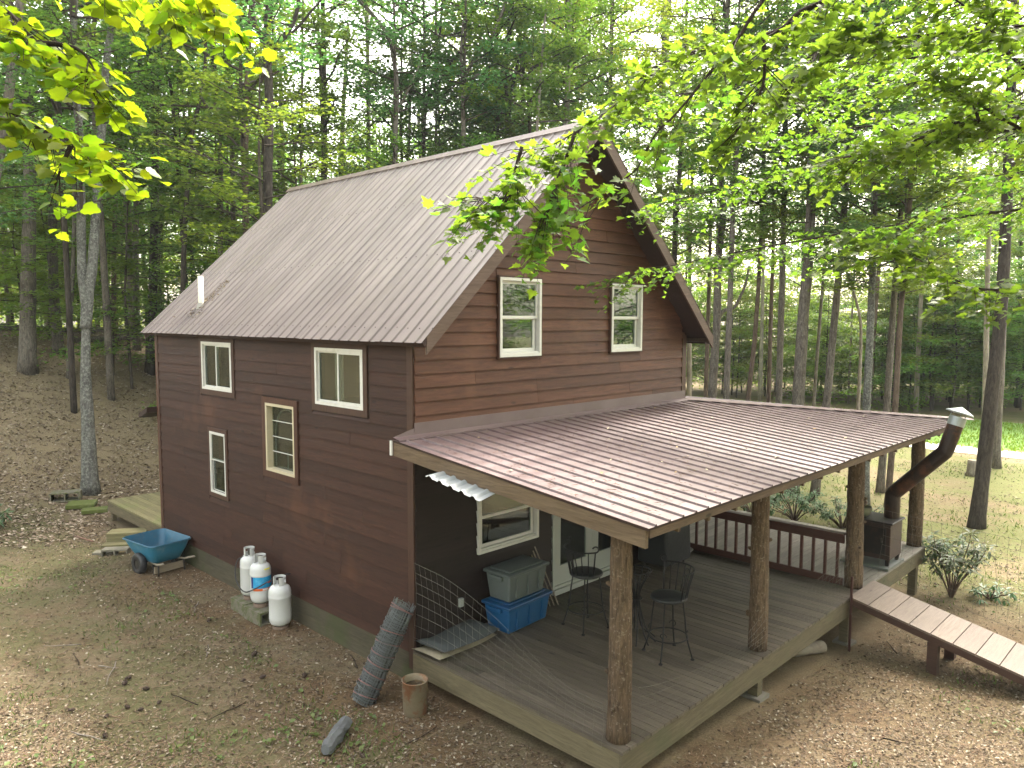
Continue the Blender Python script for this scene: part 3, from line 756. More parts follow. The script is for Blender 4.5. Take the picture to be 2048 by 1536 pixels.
gas_cylinder((-.32,4.33,-.295), .165, .93, R(250), 'white propane cylinder farthest left of the three, hose fixed to its valve')
g2 = gas_cylinder((-.36,3.86,-.295), .178, .91, R(225), 'white propane cylinder with blue and orange printed label and yellow sticker',
   [(.36,.555,R(-25),R(100),blue_l,'printed_label'),(.315,.358,R(-25),R(100),orange_l,'printed_label'),(.36,.555,R(-40),R(-25.4),navy_l,'printed_label'),(.322,.35,R(28),R(62),whit_l,'printed_label'),(.43,.47,R(58),R(85),red_l,'printed_label')])
st = MB(); k = 14
st.add([(.10+.055*math.cos(2*math.pi*j/k), -.0+.05*math.sin(2*math.pi*j/k), .725-.2*(max(0,(.10+.055*math.cos(2*math.pi*j/k))-.07))) for j in range(k)], [tuple(range(k))])
# sticker lies on the shoulder
so_ = MB(); k = 10
vs = []
for q in range(4):
    rr_ = .178*(.99-.05*q)
    zz = (.91*.742 + q*.0125)
    for j in range(k+1):
        a = R(38)+R(42)*j/k
        vs.append(((rr_+.004)*math.cos(a),(rr_+.004)*math.sin(a),zz+.004))
so_.add(vs, [(q*(k+1)+j, q*(k+1)+j+1, (q+1)*(k+1)+j+1, (q+1)*(k+1)+j) for q in range(3) for j in range(k)])
so_.build('sticker', yel_l, g2, True)
gas_cylinder((-.33,3.25,-.535), .185, .90, R(235), 'white propane cylinder standing on the ground nearest the porch')
hose = MB(); pts = [(-.36,4.30,.50),(-.50,4.42,.42),(-.56,4.40,.15),(-.57,4.2,-.02),(-.58,3.98,-.03),(-.57,3.82,.03),(-.50,3.62,.14),(-.34,3.48,.26),(-.12,3.44,.30),(-.012,3.44,.29)]
def smoothpath(p, k=6):
    out = []; P = [Vector(q) for q in p]; P = [P[0]*2-P[1]] + P + [P[-1]*2-P[-2]]
    for i in range(1, len(P)-2):
        for j in range(k):
            t = j/k; a,b,c,d = P[i-1],P[i],P[i+1],P[i+2]
            out.append(.5*((2*b)+(c-a)*t+(2*a-5*b+4*c-d)*t*t+(3*b-a-3*c+d)*t**3))
    out.append(P[-2]); return out
rubber = plain('black_rubber', (.02,.02,.022), .5)
tag(hose.tube(smoothpath(pts), .011, 8).build('gas_hose', rubber, None, True), 'black gas hose looping from cylinder valve to the cabin wall', 'hose')
# concrete blocks
mossy_block = plain('mossy_concrete', (.15,.135,.10), .95, var=.25, scale=14, dirt=(.075,.085,.025), dirt_amt=.85, bd=.01, lo=.42, hi=.58)
pale_block = plain('pale_concrete', (.155,.142,.108), .95, var=.15, scale=22, dirt=(.25,.24,.15), dirt_amt=.5, bd=.006)
def block(name, label, loc, rz, size=(.40,.20,.20), mat=None, axis='z', group=None, rx=0):
    """hollow concrete block with two cores; axis tells where the cores point."""
    a, b, c = size; mb = MB(); w = .032
    def add(x0,x1,y0,y1,z0,z1):
        if axis == 'z': mb.box(x0,x1,y0,y1,z0,z1)
        else: mb.box(x0,x1,z0-c/2,z1-c/2,y0+b/2,y1+b/2)
    add(-a/2,a/2,-b/2,-b/2+w,0,c); add(-a/2,a/2,b/2-w,b/2,0,c)
    for xx in (-a/2, -w/2, a/2-w): add(xx,xx+w,-b/2+w,b/2-w,0,c)
    o = mb.build(name, mat or mossy_block); o.location = loc; o.rotation_euler = (rx,0,rz)
    return tag(o, label, 'block', group)
block('concrete_block', 'mossy hollow block under the labelled propane cylinder', (-.37,3.80,-.525), R(2), (.40,.225,.54), None, 'y')
block('concrete_block', 'mossy hollow block under the far left propane cylinder', (-.35,4.36,-.525), R(-1), (.40,.225,.54), None, 'y')
block('cinder_block', 'pale cinder block lying on its side left of the wheelbarrow', (-.86,9.50,-.60), R(-38), (.55,.22,.25), pale_block, 'y')
paver = lambda nm, lb, loc, rz, s, mt, rx=0, cat='paver': (lambda o: (setattr(o,'location',loc), setattr(o,'rotation_euler',(rx,0,rz)), tag(o, lb, cat)))(MB().box(-s[0]/2,s[0]/2,-s[1]/2,s[1]/2,0,s[2]).build(nm, mt, None, False, .008, 1))
paver('flat_paver', 'grey paver edge beside the cinder block', (-1.02,9.80,-.60), R(-38), (.42,.22,.12), pale_block)
step_m = wood('mossy_step', (.10,.088,.043), (.20,.18,.092), 'x', .85, .12, 20, tint=(.12,.15,.03), tint_scale=1.5)
paver('wooden_step', 'upper mossy wooden step below the rear deck', (-.30,10.35,-.58), R(-35), (.85,.42,.32), step_m, 0, 'step')
paver('wooden_step', 'lower mossy step with green patch beside the cinder block', (-.62,10.15,-.62), R(-35), (.60,.32,.17), step_m, 0, 'step')
block('concrete_block', 'mossy hollow block lying in the yard beyond the rear deck', (-.30,15.05,gzf(-.3,15.05)), R(-25), (.72,.25,.45), None, 'y')
moss_m = plain('thick_moss', (.085,.105,.02), .95, var=.3, scale=12, dirt=(.2,.19,.1), dirt_amt=.5, bd=.01)
paver('flat_paver', 'moss covered paver leaning on the far yard block', (-.12,14.35,gzf(-.12,14.35)+.02), R(-30), (.70,.42,.11), moss_m, R(6))
paver('flat_paver', 'small moss covered paver nearest the rear deck', (.02,13.75,gzf(.02,13.75)), R(-20), (.62,.38,.10), moss_m)
# iron bar and stick near the steps
tag(MB().tube([(-1.1,11.6,gzf(-1.1,11.6)+.04),(-.95,10.75,gzf(-1,10.75)+.05)], .018, 8).build('iron_bar', plain('rusty_bar', (.17,.09,.06), .7), None, True), 'thin rusty bar lying on the ground by the wooden steps', 'bar')

# wheelbarrow -----------------------------------------------------
bar_blue = plain('blue_tray_plastic', (.026,.18,.30), .42, var=.15, scale=7, dirt=(.26,.36,.40), dirt_amt=.4)
bar_out = plain('dirty_blue_tray', (.017,.09,.15), .5, var=.25, scale=8, dirt=(.12,.10,.07), dirt_amt=.4)
WBL, WBR = (-.55,7.92,-.565), R(-83)
wb = thing('wheelbarrow', 'blue wheelbarrow with black tyres standing beside the cabin wall', 'wheelbarrow', WBL, WBR)
# local x runs from the front lip to the handles
def tray_ring(z, x0, x1, hw0, hw1, rc, n=7):
    out = []
    for (cx_, cy_, a0) in ((x1-rc, hw1-rc, 0),(x0+rc, hw0-rc, 90),(x0+rc, -hw0+rc, 180),(x1-rc, -hw1+rc, 270)):
        for k in range(n):
            a = R(a0 + 90*k/(n-1)); out.append((cx_+rc*math.cos(a), cy_+rc*math.sin(a), z))
    return out
rings = [tray_ring(.25,-.30,.32,.22,.24,.07), tray_ring(.29,-.38,.39,.28,.29,.10), tray_ring(.50,-.52,.50,.38,.38,.13), tray_ring(.665,-.60,.55,.44,.43,.14), tray_ring(.69,-.62,.57,.46,.45,.14), tray_ring(.672,-.645,.595,.48,.47,.14)]
n_ = len(rings[0])
mb = MB(); vs = sum(rings, []); fs = [tuple(range(n_))]
for i in range(len(rings)-1):
    fs += [(i*n_+j, i*n_+(j+1)%n_, (i+1)*n_+(j+1)%n_, (i+1)*n_+j) for j in range(n_)]
tr = smooth_auto(mb.add(vs, fs).build('tray', bar_blue, wb), 50)
so2 = tr.modifiers.new('thick', 'SOLIDIFY'); so2.thickness = .012; so2.offset = 1
tr.data.materials.append(bar_out); so2.material_offset = 1; so2.material_offset_rim = 0
handle_m = wood('grey_handle', (.16,.13,.1), (.34,.29,.22), 'x', .8, .1, 20)
dark_steel = plain('dark_rusty_steel', (.05,.042,.036), .6, .6, var=.3, scale=14)
for s in (-1, 1):
    MB().tube([(-.35,s*.14,.235),(.1,s*.22,.235),(.5,s*.29,.27),(.82,s*.33,.36)], .022, 8).build('handle', handle_m, wb, True)
    MB().tube([(.22,s*.24,.24),(.36,s*.28,.03),(.44,s*.285,.0),(.52,s*.28,.03),(.50,s*.27,.26)], .017, 8).build('leg', dark_steel, wb, True)
    wh = MB().lathe([(.10,-.055),(.16,-.07),(.205,-.062),(.222,-.035),(.225,0),(.222,.035),(.205,.062),(.16,.07),(.10,.055)], 30, (0,0,0), False).build('tyre', rubber, wb, True)
    wm_ = Matrix.Translation((-.02,s*.40,.226)) @ Matrix.Rotation(R(90), 4, 'X'); wh.matrix_local = wm_
    rm_ = MB().lathe([(.0,-.03),(.10,-.045),(.10,.045),(.0,.03)], 20).build('wheel_rim', dark_steel, wb); rm_.matrix_local = wm_
MB().tube([(-.02,-.40,.226),(-.02,.40,.226)], .014, 8).build('axle', dark_steel, wb)
MB().box(.40,.435,-.31,.31,.07,.21).build('leg_brace', wood('grey_brace', (.14,.115,.075), (.28,.225,.155), 'y', .85, .1, 20), wb)
wbM = Matrix.Translation(WBL) @ Matrix.Rotation(WBR, 4, 'Z')
for (lx, ly, c, rr_, lb) in ((.16,-.20,(.45,.02,.04),.055,'red ball lying left in the wheelbarrow tray'),(.22,-.12,(.30,.02,.03),.048,'dark red ball lying in the middle of the tray items'),(.27,-.02,(.75,.75,.72),.035,'small white cap lying in the wheelbarrow tray'),(.21,.0,(.03,.03,.03),.035,'small black cap lying in the wheelbarrow tray')):
    q = wbM @ Vector((lx, ly, .268+rr_*.9))
    o = MB().lathe([(0,-rr_),(rr_*.6,-rr_*.8),(rr_,-rr_*.15),(rr_*.95,rr_*.3),(rr_*.6,rr_*.78),(0,rr_*.9)], 14, (0,0,0), False).build('ball' if 'ball' in lb else 'bottle_cap', flat('item_colour', c, .35), None, True); o.location = q
    tag(o, lb, 'ball' if 'ball' in lb else 'cap')

# roll of wire fencing and bucket, grey log ------------------------
wire_m = plain('galvanised_wire', (.13,.14,.14), .55, .5, var=.2, scale=20)
fence_wire_m = plain('dull_fence_wire', (.15,.135,.11), .7, .2, var=.2, scale=20)
rust_wire = plain('rusty_wire', (.22,.12,.11), .7, .3, var=.2, scale=20)
a = Vector((-.83,.13,-.50)); b_ = Vector((-.20,.02,.70)); ax_ = (b_-a); ln = ax_.length; ax_.normalize()
q = ax_.to_track_quat('Z', 'X')
wr = thing('wire_fence_roll', 'roll of grey woven wire fencing leaning on the cabin corner', 'fence roll', a)
wr.rotation_mode = 'QUATERNION'; wr.rotation_quaternion = q
wrng = random.Random(4)
mbr = MB(); 
for k in range(60):
    z = ln*(k+.5)/60; rr_ = .165 + wrng.uniform(-.012,.012) - (.02 if k > 50 else 0); c = (wrng.uniform(-.012,.012), wrng.uniform(-.012,.012), z)
    th = .0048; tilt = wrng.uniform(-.05,.05)
    pts = [(c[0]+rr_*math.cos(t), c[1]+rr_*math.sin(t), c[2]+tilt*math.sin(t)) for t in np.linspace(0, 2*math.pi, 19)]
    mbr.tube(pts, th, 4, False)
mbr.build('wire_coil', wire_m, wr)
mbr = MB()
for k in range(54):
    t = 2*math.pi*k/54; rr_ = .155 + wrng.uniform(-.03,.012)
    mbr.tube([(rr_*math.cos(t+.1*math.sin(z*6)), rr_*math.sin(t+.1*math.sin(z*6)), z) for z in np.linspace(-.02, ln+wrng.uniform(-.02,.07), 8)], .004, 4, False)
mbr.build('wire_stay', wire_m, wr)
MB().lathe([(.115,0.0),(.12,ln*.5),(.115,ln-.03),(0,ln-.05)], 16, (0,0,0), False).build('inner_layers', plain('wire_inner_layers', (.07,.075,.07), .8, .2, var=.5, scale=40), wr, True)
mbr = MB()
for k in range(9):
    z = ln*(.06+.11*k) if k < 7 else ln*(.95+.02*(k-7)); 
    mbr.tube([(.172*math.cos(t), .172*math.sin(t), z+.02*math.sin(t+k)) for t in np.linspace(0, 2*math.pi, 21)], .008 if k < 7 else .006, 5, False)
mbr.build('tie_wire', rust_wire, wr)
mbr = MB()
for k in range(5):
    z = ln*(.35+.13*k); t = R(200)+.2*k
    p0 = Vector((.16*math.cos(t), .16*math.sin(t), z)); mbr.tube([p0, p0*1.5+Vector((0,0,z*.0+.08-.0)), p0*2.0+Vector((0,0,-z*.5+.1))] if False else [p0, Vector((p0.x*1.4,p0.y*1.4,z+.05)), Vector((p0.x*1.9,p0.y*1.9,z+.06))], .0035, 4, False)
mbr.build('loose_end', rust_wire, wr)
bk = thing('bucket', 'rusty metal bucket of dirty water beside the porch corner', 'bucket', (-.50,-.60,gzf(-.5,-.6)))
bucket_m = plain('rusted_bucket', (.22,.18,.118), .75, .2, var=.3, scale=10, dirt=(.20,.075,.03), dirt_amt=.85, lo=.45, hi=.6)
MB().lathe([(.0,.0),(.15,.0),(.158,.01),(.166,.30),(.172,.305),(.168,.45),(.176,.452),(.176,.462),(.163,.462),(.156,.30),(.15,.05)], 28, (0,0,0), False).build('bucket_body', bucket_m, bk, True)
MB().lathe([(0,.37),(.158,.37)], 24, (0,0,0), False).build('murky_water', plain('murky_water', (.05,.035,.02), .12, dirt=(.16,.11,.05), dirt_amt=.8, lo=.45, hi=.55), bk)
glog = plain('grey_weathered_wood', (.095,.098,.10), .9, var=.35, scale=9, dirt=(.06,.06,.055), dirt_amt=.6, bd=.012)
p0 = Vector((-1.90,-.66,gzf(-1.9,-.66)+.09)); p1 = Vector((-1.36,-.30,gzf(-1.36,-.3)+.11))
lg_ = random.Random(3); tag(MB().tube([p0.lerp(p1, t)+Vector((lg_.uniform(-.012,.012),lg_.uniform(-.012,.012),lg_.uniform(-.01,.01))) for t in (0,.02,.15,.3,.45,.6,.75,.9,.98,1)], [.05,.075,.088,.08,.092,.085,.095,.08,.07,.04], 9, True, .16, lg_).build('grey_log', glog, None, False), 'short weathered grey log lying on the ground in front of the bucket', 'log')
wlog = plain('pale_bark_log', (.24,.205,.155), .9, var=.3, scale=8, dirt=(.15,.1,.07), dirt_amt=.6, bd=.01)
tag(MB().tube([(5.15,-3.05,gzf(5.2,-3.1)+.10),(5.5,-3.22,gzf(5.5,-3.2)+.10),(5.95,-3.43,gzf(5.9,-3.4)+.10)], [.10,.105,.10], 14, True, .05, random.Random(6)).build('pale_log', wlog, None, True), 'pale log lying on the ground under the porch edge', 'log')

# storage boxes, mats, stakes on the porch --------------------------
def rbox(name, mat, parent, x0,x1,y0,y1,z0,z1, bev=.03, taper=0):
    mb = MB().hexa([(x0+taper,y0+taper,z0),(x1-taper,y0+taper,z0),(x1-taper,y1-taper,z0),(x0+taper,y1-taper,z0),(x0,y0,z1),(x1,y0,z1),(x1,y1,z1),(x0,y1,z1)])
    return smooth_auto(mb.build(name, mat, parent, False, bev, 3), 50)
def tote(label, loc, rz, s, h, mat, lidmat):
    t = thing('storage_tote', label, 'storage box', loc, rz)
    rbox('box_body', mat, t, -s[0]/2,s[0]/2,-s[1]/2,s[1]/2, 0, h-.05, .035, .045)
    rbox('lid', lidmat, t, -s[0]/2-.03,s[0]/2+.03,-s[1]/2-.03,s[1]/2+.03, h-.06, h-.01, .02)
    rbox('lid_panel', lidmat, t, -s[0]/2+.06,s[0]/2-.06,-s[1]/2+.05,s[1]/2-.05, h-.012, h+.012, .012)
    for sx in (-1, 1): rbox('box_handle', mat, t, sx*s[0]/2-.03 if sx > 0 else -s[0]/2-.045, s[0]/2+.045 if sx > 0 else -s[0]/2+.03, -.12,.12, h-.13, h-.065, .012)
    for k in (-.3, 0, .3):
        MB().box(s[0]*k-.02, s[0]*k+.02, -s[1]/2-.004, -s[1]/2+.03, .06, h-.10).build('rib', mat, t)
    return t
blue_t = plain('blue_tote_plastic', (.010,.075,.19), .4, var=.1); grey_t = plain('grey_green_tote_plastic', (.105,.123,.116), .45, var=.08)
tote('blue plastic storage box at the bottom of the stack under the porch window', (1.72,-.36,.004), R(3), (.98,.52), .45, blue_t, plain('blue_tote_lid', (.010,.062,.16), .4, var=.1))
tote('grey plastic storage box stacked on the blue one', (1.72,-.34,.467), R(2), (.88,.50), .46, grey_t, plain('grey_tote_lid', (.08,.097,.09), .45, var=.08))
def matpad(name, label, loc, rz, sx, sy, th, mat, curl):
    mb = MB(); nx_, ny_ = 16, 8; vs = []
    for side in (0, 1):
        for i in range(nx_+1):
            for j in range(ny_+1):
                u, v = i/nx_, j/ny_
                e = min(u, 1-u, v*sy/sx, (1-v)*sy/sx); rr_ = th*.5*(1-math.exp(-e*26))
                z = th*.5 + curl*max(0, (.3-u)/.3)**2 + .012*math.sin(u*7+v*3)
                vs.append(((u-.5)*sx, (v-.5)*sy, z + (rr_ if side else -min(rr_, th*.5)) ))
    n2 = (nx_+1)*(ny_+1); fs = []
    for i in range(nx_):
        for j in range(ny_):
            a = i*(ny_+1)+j; fs += [(a, a+1, a+ny_+2, a+ny_+1), (n2+a, n2+a+ny_+1, n2+a+ny_+2, n2+a+1)]
    for i in range(nx_):
        for j in (0, ny_):
            a = i*(ny_+1)+j; b = a+ny_+1
            fs.append((a, b, n2+b, n2+a) if j == 0 else (b, a, n2+a, n2+b))
    for j in range(ny_):
        for i in (0, nx_):
            a = i*(ny_+1)+j; b = a+1
            fs.append((b, a, n2+a, n2+b) if i == 0 else (a, b, n2+b, n2+a))
    o = mb.add(vs, fs).build(name, mat, None, True); o.location = loc; o.rotation_euler = (0,0,rz); return tag(o, label, 'mat')
matpad('foam_pad', 'tan foam pad lying under the grey mat on the porch deck', (.50,-.28,.003), R(4), 1.20, .56, .055, plain('tan_foam', (.32,.275,.19), .85, dirt=(.3,.25,.17), dirt_amt=.5), .035)
matpad('floor_mat', 'dark grey folded mat on the porch deck corner by the wire roll', (.55,-.28,.06), R(4), 1.18, .60, .10, plain('charcoal_felt', (.062,.069,.067), .9, var=.2, scale=30), .05)
sk = thing('stake_bundle', 'bundle of thin wooden stakes leaning beside the storage boxes', 'stakes', (2.5,-.1,0))
for k in range(4): MB().tube([(.02+.07*k,-.14-.03*k,.003),(-.16+.04*k,.06,.80+.06*k)], .011, 6).build('stake', handle_m, sk)

# covered grill, bowl, outlet ----------------------------------------
gr = thing('covered_grill', 'grill under a dark fitted cover against the cabin wall beyond the doors', 'grill', (5.75,-.42,0))
cov = plain('black_cover_fabric', (.014,.015,.016), .6, var=.3, scale=6, bd=.02)
rbox('grill_cover', cov, gr, -.42,.42,-.30,.30,.10,1.12,.07,-.03)
rbox('grill_lid_bulge', cov, gr, -.38,.38,-.24,.26,1.08,1.28,.08,.02)
for sx in (-1,1):
    for sy in (-1,1): MB().tube([(sx*.33,sy*.22,.003),(sx*.33,sy*.22,.14)], .02, 8).build('leg', dark_steel, gr)
bo_ = MB().lathe([(0,.004),(.10,.004),(.15,.05),(.165,.075),(.155,.075),(.10,.015),(0,.012)], 24, (0,0,0), False).build('metal_bowl', plain('steel_bowl', (.35,.33,.32), .35, .8), None, True); bo_.location = (6.70,-.30,0); tag(bo_, 'round metal bowl on the deck beside the porch railing', 'bowl')
wire_o = rbox('power_outlet', flat('outlet_cover', (.3,.32,.3)), cabin, .78,.86,-.075,-.026,.42,.55,.012)

# wrought iron bar stools and table ----------------------------------
iron = plain('black_wrought_iron', (.018,.017,.018), .55, .5, var=.2)
seat_m = plain('black_seat_vinyl', (.020,.021,.022), .5, var=.15)
def stool(label, loc, rz):
    t = thing('bar_stool', label, 'bar stool', loc, rz, 'wrought iron bar stools')
    MB().lathe([(0,.815),(.235,.815),(.255,.83),(.258,.85),(.245,.868),(.15,.88),(0,.882)], 28, (0,0,0), False).build('seat', seat_m, t, True)
    for k in range(4):
        a = R(45+90*k); c_, s_ = math.cos(a), math.sin(a)
        pts = [(c_*.20,s_*.20,.815),(c_*.235,s_*.235,.55),(c_*.265,s_*.265,.30),(c_*.35,s_*.35,.012)]
        MB().tube(smoothpath(pts, 4), .0115, 8).lathe([(.03,0),(.03,.012),(.016,.02)], 10, (c_*.35,s_*.35,0)).build('leg', iron, t, True)
        # scroll under the seat
        c2 = Vector((c_*.262,s_*.262,.36)); sc_ = []
        for j in range(15):
            th = j/14*5.2; rr_ = .055*(1-j/22); sc_.append((c2.x+c_*rr_*math.sin(th)*.2 - s_*(rr_*math.cos(th)), c2.y+s_*rr_*math.sin(th)*.2 + c_*(rr_*math.cos(th)), .36+rr_*math.sin(th)))
        MB().tube(sc_, .007, 6).build('scroll', iron, t, True)
    MB().tube([(.27*math.cos(x_),.27*math.sin(x_),.285) for x_ in np.linspace(0,2*math.pi,33)], .010, 8, False).build('foot_ring', iron, t, True)
    top = []; 
    for j in range(9):
        a = R(-78+156*j/8); lean = 1.32
        p0 = (.245*math.cos(a),.245*math.sin(a),.84); p1 = (.245*lean*math.cos(a)+.02,.245*lean*math.sin(a),1.25)
        top.append(p1)
        MB().tube([p0, ((p0[0]+p1[0])/2-.008*math.cos(a),(p0[1]+p1[1])/2-.008*math.sin(a),1.04), p1], .0085 if 0<j<8 else .012, 6).build('spindle', iron, t, True)
    rl_ = [Vector(p) for p in smoothpath(top, 3)]
    for end in (0, -1):
        base = rl_[end]; d = (rl_[end] - (rl_[1] if end == 0 else rl_[-2])).normalized(); cu = []
        for j in range(1, 12):
            th = j/11*4.3; rr_ = .05
            cu.append(base + d*(rr_*math.sin(th)) + Vector((0,0,1))*(rr_*(1-math.cos(th))*.9))
        rl_ = (list(reversed(cu)) + rl_) if end == 0 else (rl_ + cu)
    MB().tube(rl_, .012, 8).build('back_rail', iron, t, True)
    return t
stool('black iron bar stool with curled backrest right of the nearest log post', (2.38,-2.66,0), R(-28))
stool('black iron bar stool by the french doors, left of the nearest log post', (2.36,-1.20,0), R(168))
tb = thing('bar_table', 'hourglass wrought iron bar table behind the nearest log post', 'bar table', (2.52,-2.02,0))
for k in range(10):
    a = R(36*k)
    MB().tube(smoothpath([(.30*math.cos(a),.30*math.sin(a),.008),(.16*math.cos(a+.1),.16*math.sin(a+.1),.16),(.055*math.cos(a+.4),.055*math.sin(a+.4),.5),(.06*math.cos(a+.6),.06*math.sin(a+.6),.75),(.20*math.cos(a+.8),.20*math.sin(a+.8),1.04)], 4), .010, 6).build('table_rod', iron, tb, True)
MB().tube([(.075*math.cos(x_),.075*math.sin(x_),.62) for x_ in np.linspace(0,2*math.pi,21)], .013, 8, False).build('binding_ring', iron, tb, True)
MB().tube([(.21*math.cos(x_),.21*math.sin(x_),1.045) for x_ in np.linspace(0,2*math.pi,29)], .011, 8, False).build('top_ring', iron, tb, True)

# wood stove with crooked flue on the corner of the deck -------------
SV = (8.80,-3.25,0)
stv = thing('wood_stove', 'black wood stove with crooked flue pipe at the porch corner', 'wood stove', SV, 0)
cast = plain('black_cast_iron', (.016,.013,.012), .6, .3, var=.3, scale=10, dirt=(.06,.03,.02), dirt_amt=.5)
cast2 = plain('rusty_stove_side', (.04,.022,.017), .65, .2, var=.3, scale=8, dirt=(.02,.014,.012), dirt_amt=.6)
MB().box(-.33,.33,-.38,.38,.17,.86).build('stove_body', cast2, stv, False, .012, 1)
MB().box(-.37,.37,-.42,.42,.862,.895).build('stove_top', cast, stv, False, .01, 1)
MB().box(-.352,-.332,-.30,.30,.26,.78).build('stove_door', cast, stv, False, .006, 1)
MB().tube([(-.35,-.24,.52),(-.40,-.24,.52),(-.40,-.24,.60)], .011, 8).build('door_handle', dark_steel, stv)
MB().box(-.48,.44,-.41,.48,.006,.05).build('hearth_slab', plain('hearth_slate', (.12,.13,.12), .8), stv)
for sx in (-1,1):
    for sy in (-1,1): MB().tube([(sx*.27,sy*.32,.05),(sx*.28,sy*.33,.18)], [.035,.045], 8).build('leg', cast, stv)
pipe_m = plain('sooty_flue_pipe', (.028,.018,.015), .5, .5, var=.4, scale=5, dirt=(.13,.05,.026), dirt_amt=.75, lo=.46, hi=.64)
galv = plain('galvanised_cap', (.34,.37,.38), .4, .6, var=.1, scale=9)
S = Matrix.Translation(SV); Si = S.inverted()
def loc_(p): return Si @ Vector(p)
F0, F1, F2, F3 = (8.98,-3.48,.89), (8.98,-3.48,1.36), (8.95,-4.36,2.30), (9.08,-4.50,2.90)
F1b = Vector(F1).lerp(Vector(F2), .06); F2a = Vector(F2).lerp(Vector(F1), .06)
MB().tube([loc_(F0), loc_(F1), loc_(F1b)], .140, 20, True).build('flue_pipe', pipe_m, stv, False)
MB().tube([loc_(Vector(F1).lerp(Vector(F2),.02)), loc_(Vector(F1).lerp(Vector(F2),.5)), loc_(F2), loc_(Vector(F2).lerp(Vector(F3),.1))], .139, 20, True).build('flue_pipe', pipe_m, stv, False)
MB().tube([loc_(Vector(F2).lerp(Vector(F3),.05)), loc_(Vector(F2).lerp(Vector(F3),.82))], .138, 20, True).build('flue_pipe', pipe_m, stv, False)
d = (Vector(F3)-Vector(F2)).normalized(); e3 = Vector(F2).lerp(Vector(F3),.80)
MB().tube([loc_(e3), loc_(Vector(F3)+d*.04)], .146, 20, True).build('flue_collar', galv, stv, False)
cpz = Vector(F3)+d*.13
MB().tube([loc_(cpz-d*.02), loc_(cpz), loc_(cpz+d*.10)], [.235,.23,.012], 22, True).build('rain_cap', galv, stv)
for k in range(3):
    a = 2.1*k; off = Vector((math.cos(a)*.145, math.sin(a)*.145, 0)); MB().bar(loc_(Vector(F3)+off), loc_(cpz+off), .02, .004).build('cap_strap', galv, stv)
pot = thing('pot', 'dull green pot with round lid knobs on top of the wood stove', 'pot', (8.68,-3.02,.897))
MB().lathe([(0,0),(.10,0),(.16,.05),(.185,.14),(.175,.18),(.19,.185),(.175,.19),(.16,.14),(.09,.02)], 24, (0,0,0), False).build('pot_body', plain('olive_enamel', (.17,.17,.11), .4), pot, True)
for k, (p, r_) in enumerate((((.24,.02,.22),.045),((-.26,-.06,.06),.045))):
    MB().tube([(p[0]*.75,p[1],p[2]-.03),p], .012, 6).build('handle', dark_steel, pot)
    MB().lathe([(0,-r_),(r_*.7,-r_*.7),(r_,0),(r_*.7,r_*.7),(0,r_)], 12, p, False).build('knob', plain('brown_knob', (.12,.07,.04), .5), pot, True)

# ramp ---------------------------------------------------------------
rp = thing('ramp', 'narrow plank ramp running down from the porch opening', 'ramp', (7.0,-3.66,0))
tread = wood('ramp_tread', (.125,.092,.070), (.205,.158,.125), 'x', .6, .12, 22)
stringer = wood('ramp_stringer', (.042,.022,.017), (.085,.046,.034), 'y', .7, .1, 20)
RS = -.215
def rpz(d): return .035 + RS*d
for k in range(16):
    d0 = .0 + k*.318; d1 = d0 + .305
    MB().hexa([(-.58,-d0-.0+.0,rpz(d0)-.035),(.56,-d0,rpz(d0)-.035),(.56,-d1,rpz(d1)-.035),(-.58,-d1,rpz(d1)-.035),(-.58,-d0,rpz(d0)),(.56,-d0,rpz(d0)),(.56,-d1,rpz(d1)),(-.58,-d1,rpz(d1))][:4][::-1] + [(-.58,-d1,rpz(d1)),(.56,-d1,rpz(d1)),(.56,-d0,rpz(d0)),(-.58,-d0,rpz(d0))]).build('ramp_board', tread, rp)
for xx in (-.585, .525):
    MB().bar((xx+.02,-.02,rpz(0)-.09), (xx+.02,-5.0,rpz(5)-.09), .042, .105).build('stringer', stringer, rp)
for (xx, dd) in ((-.50,1.30),(.50,1.30),(-.5,3.8),(.5,3.8)):
    zt_ = rpz(dd)-.14; g = gzf(7+xx, -3.66-dd)
    if zt_ > g: MB().box(xx-.075,xx+.075,-dd-.075,-dd+.075, g-3.66*0-.08, zt_).build('ramp_post', stringer, rp)

# wire fences ---------------------------------------------------------
def wire_net(label, p0, p1, htop, hbot, nver, nhor, th=.0013, sag=.1, group='wire fencing round the porch', base=None, seed=1, mat=None):
    q = random.Random(seed); p0 = Vector(p0); p1 = Vector(p1)
    t_ = thing('wire_fence', label, 'wire fence', p0, 0, group); mb = MB()
    def P(u, v):
        b = p0.lerp(p1, u); top = htop(u); bot = hbot(u)
        return Vector((b.x + .03*math.sin(u*9+v*3), b.y + .03*math.sin(u*7+v*5+1), bot + (top-bot)*v)) - p0
    for j in range(nhor):
        v = (j/(nhor-1))**.85; mb.tube([P(u, v) for u in np.linspace(0,1,26)], th*1.25, 4, False)
    mb.build('line_wire', mat or fence_wire_m, t_); mb = MB()
    for i in range(nver+1):
        u = i/nver; mb.tube([P(u, v) for v in np.linspace(0,1,8)], th, 4, False)
    mb.build('stay_wire', mat or fence_wire_m, t_); return t_
wire_net('sagging wire fence along the porch edge from house corner to nearest log post', (-.075,-.05,0), (-.075,-3.40,0), lambda u: 1.30-.1*u-.72*float(ss(.15,.9,u)), lambda u: -.02-.03*u, 24, 9, .0015)
wire_net('wire fence along the porch front between the nearest two log posts', (.25,-3.62,0), (3.4,-3.62,0), lambda u: .62-.5*u*(1-u)*2, lambda u: .02, 20, 6)
wire_net('wire fence along the porch front from second log post to the ramp', (3.55,-3.62,0), (6.4,-3.62,0), lambda u: .55+.4*u-.5*u*(1-u), lambda u: .03, 18, 6)
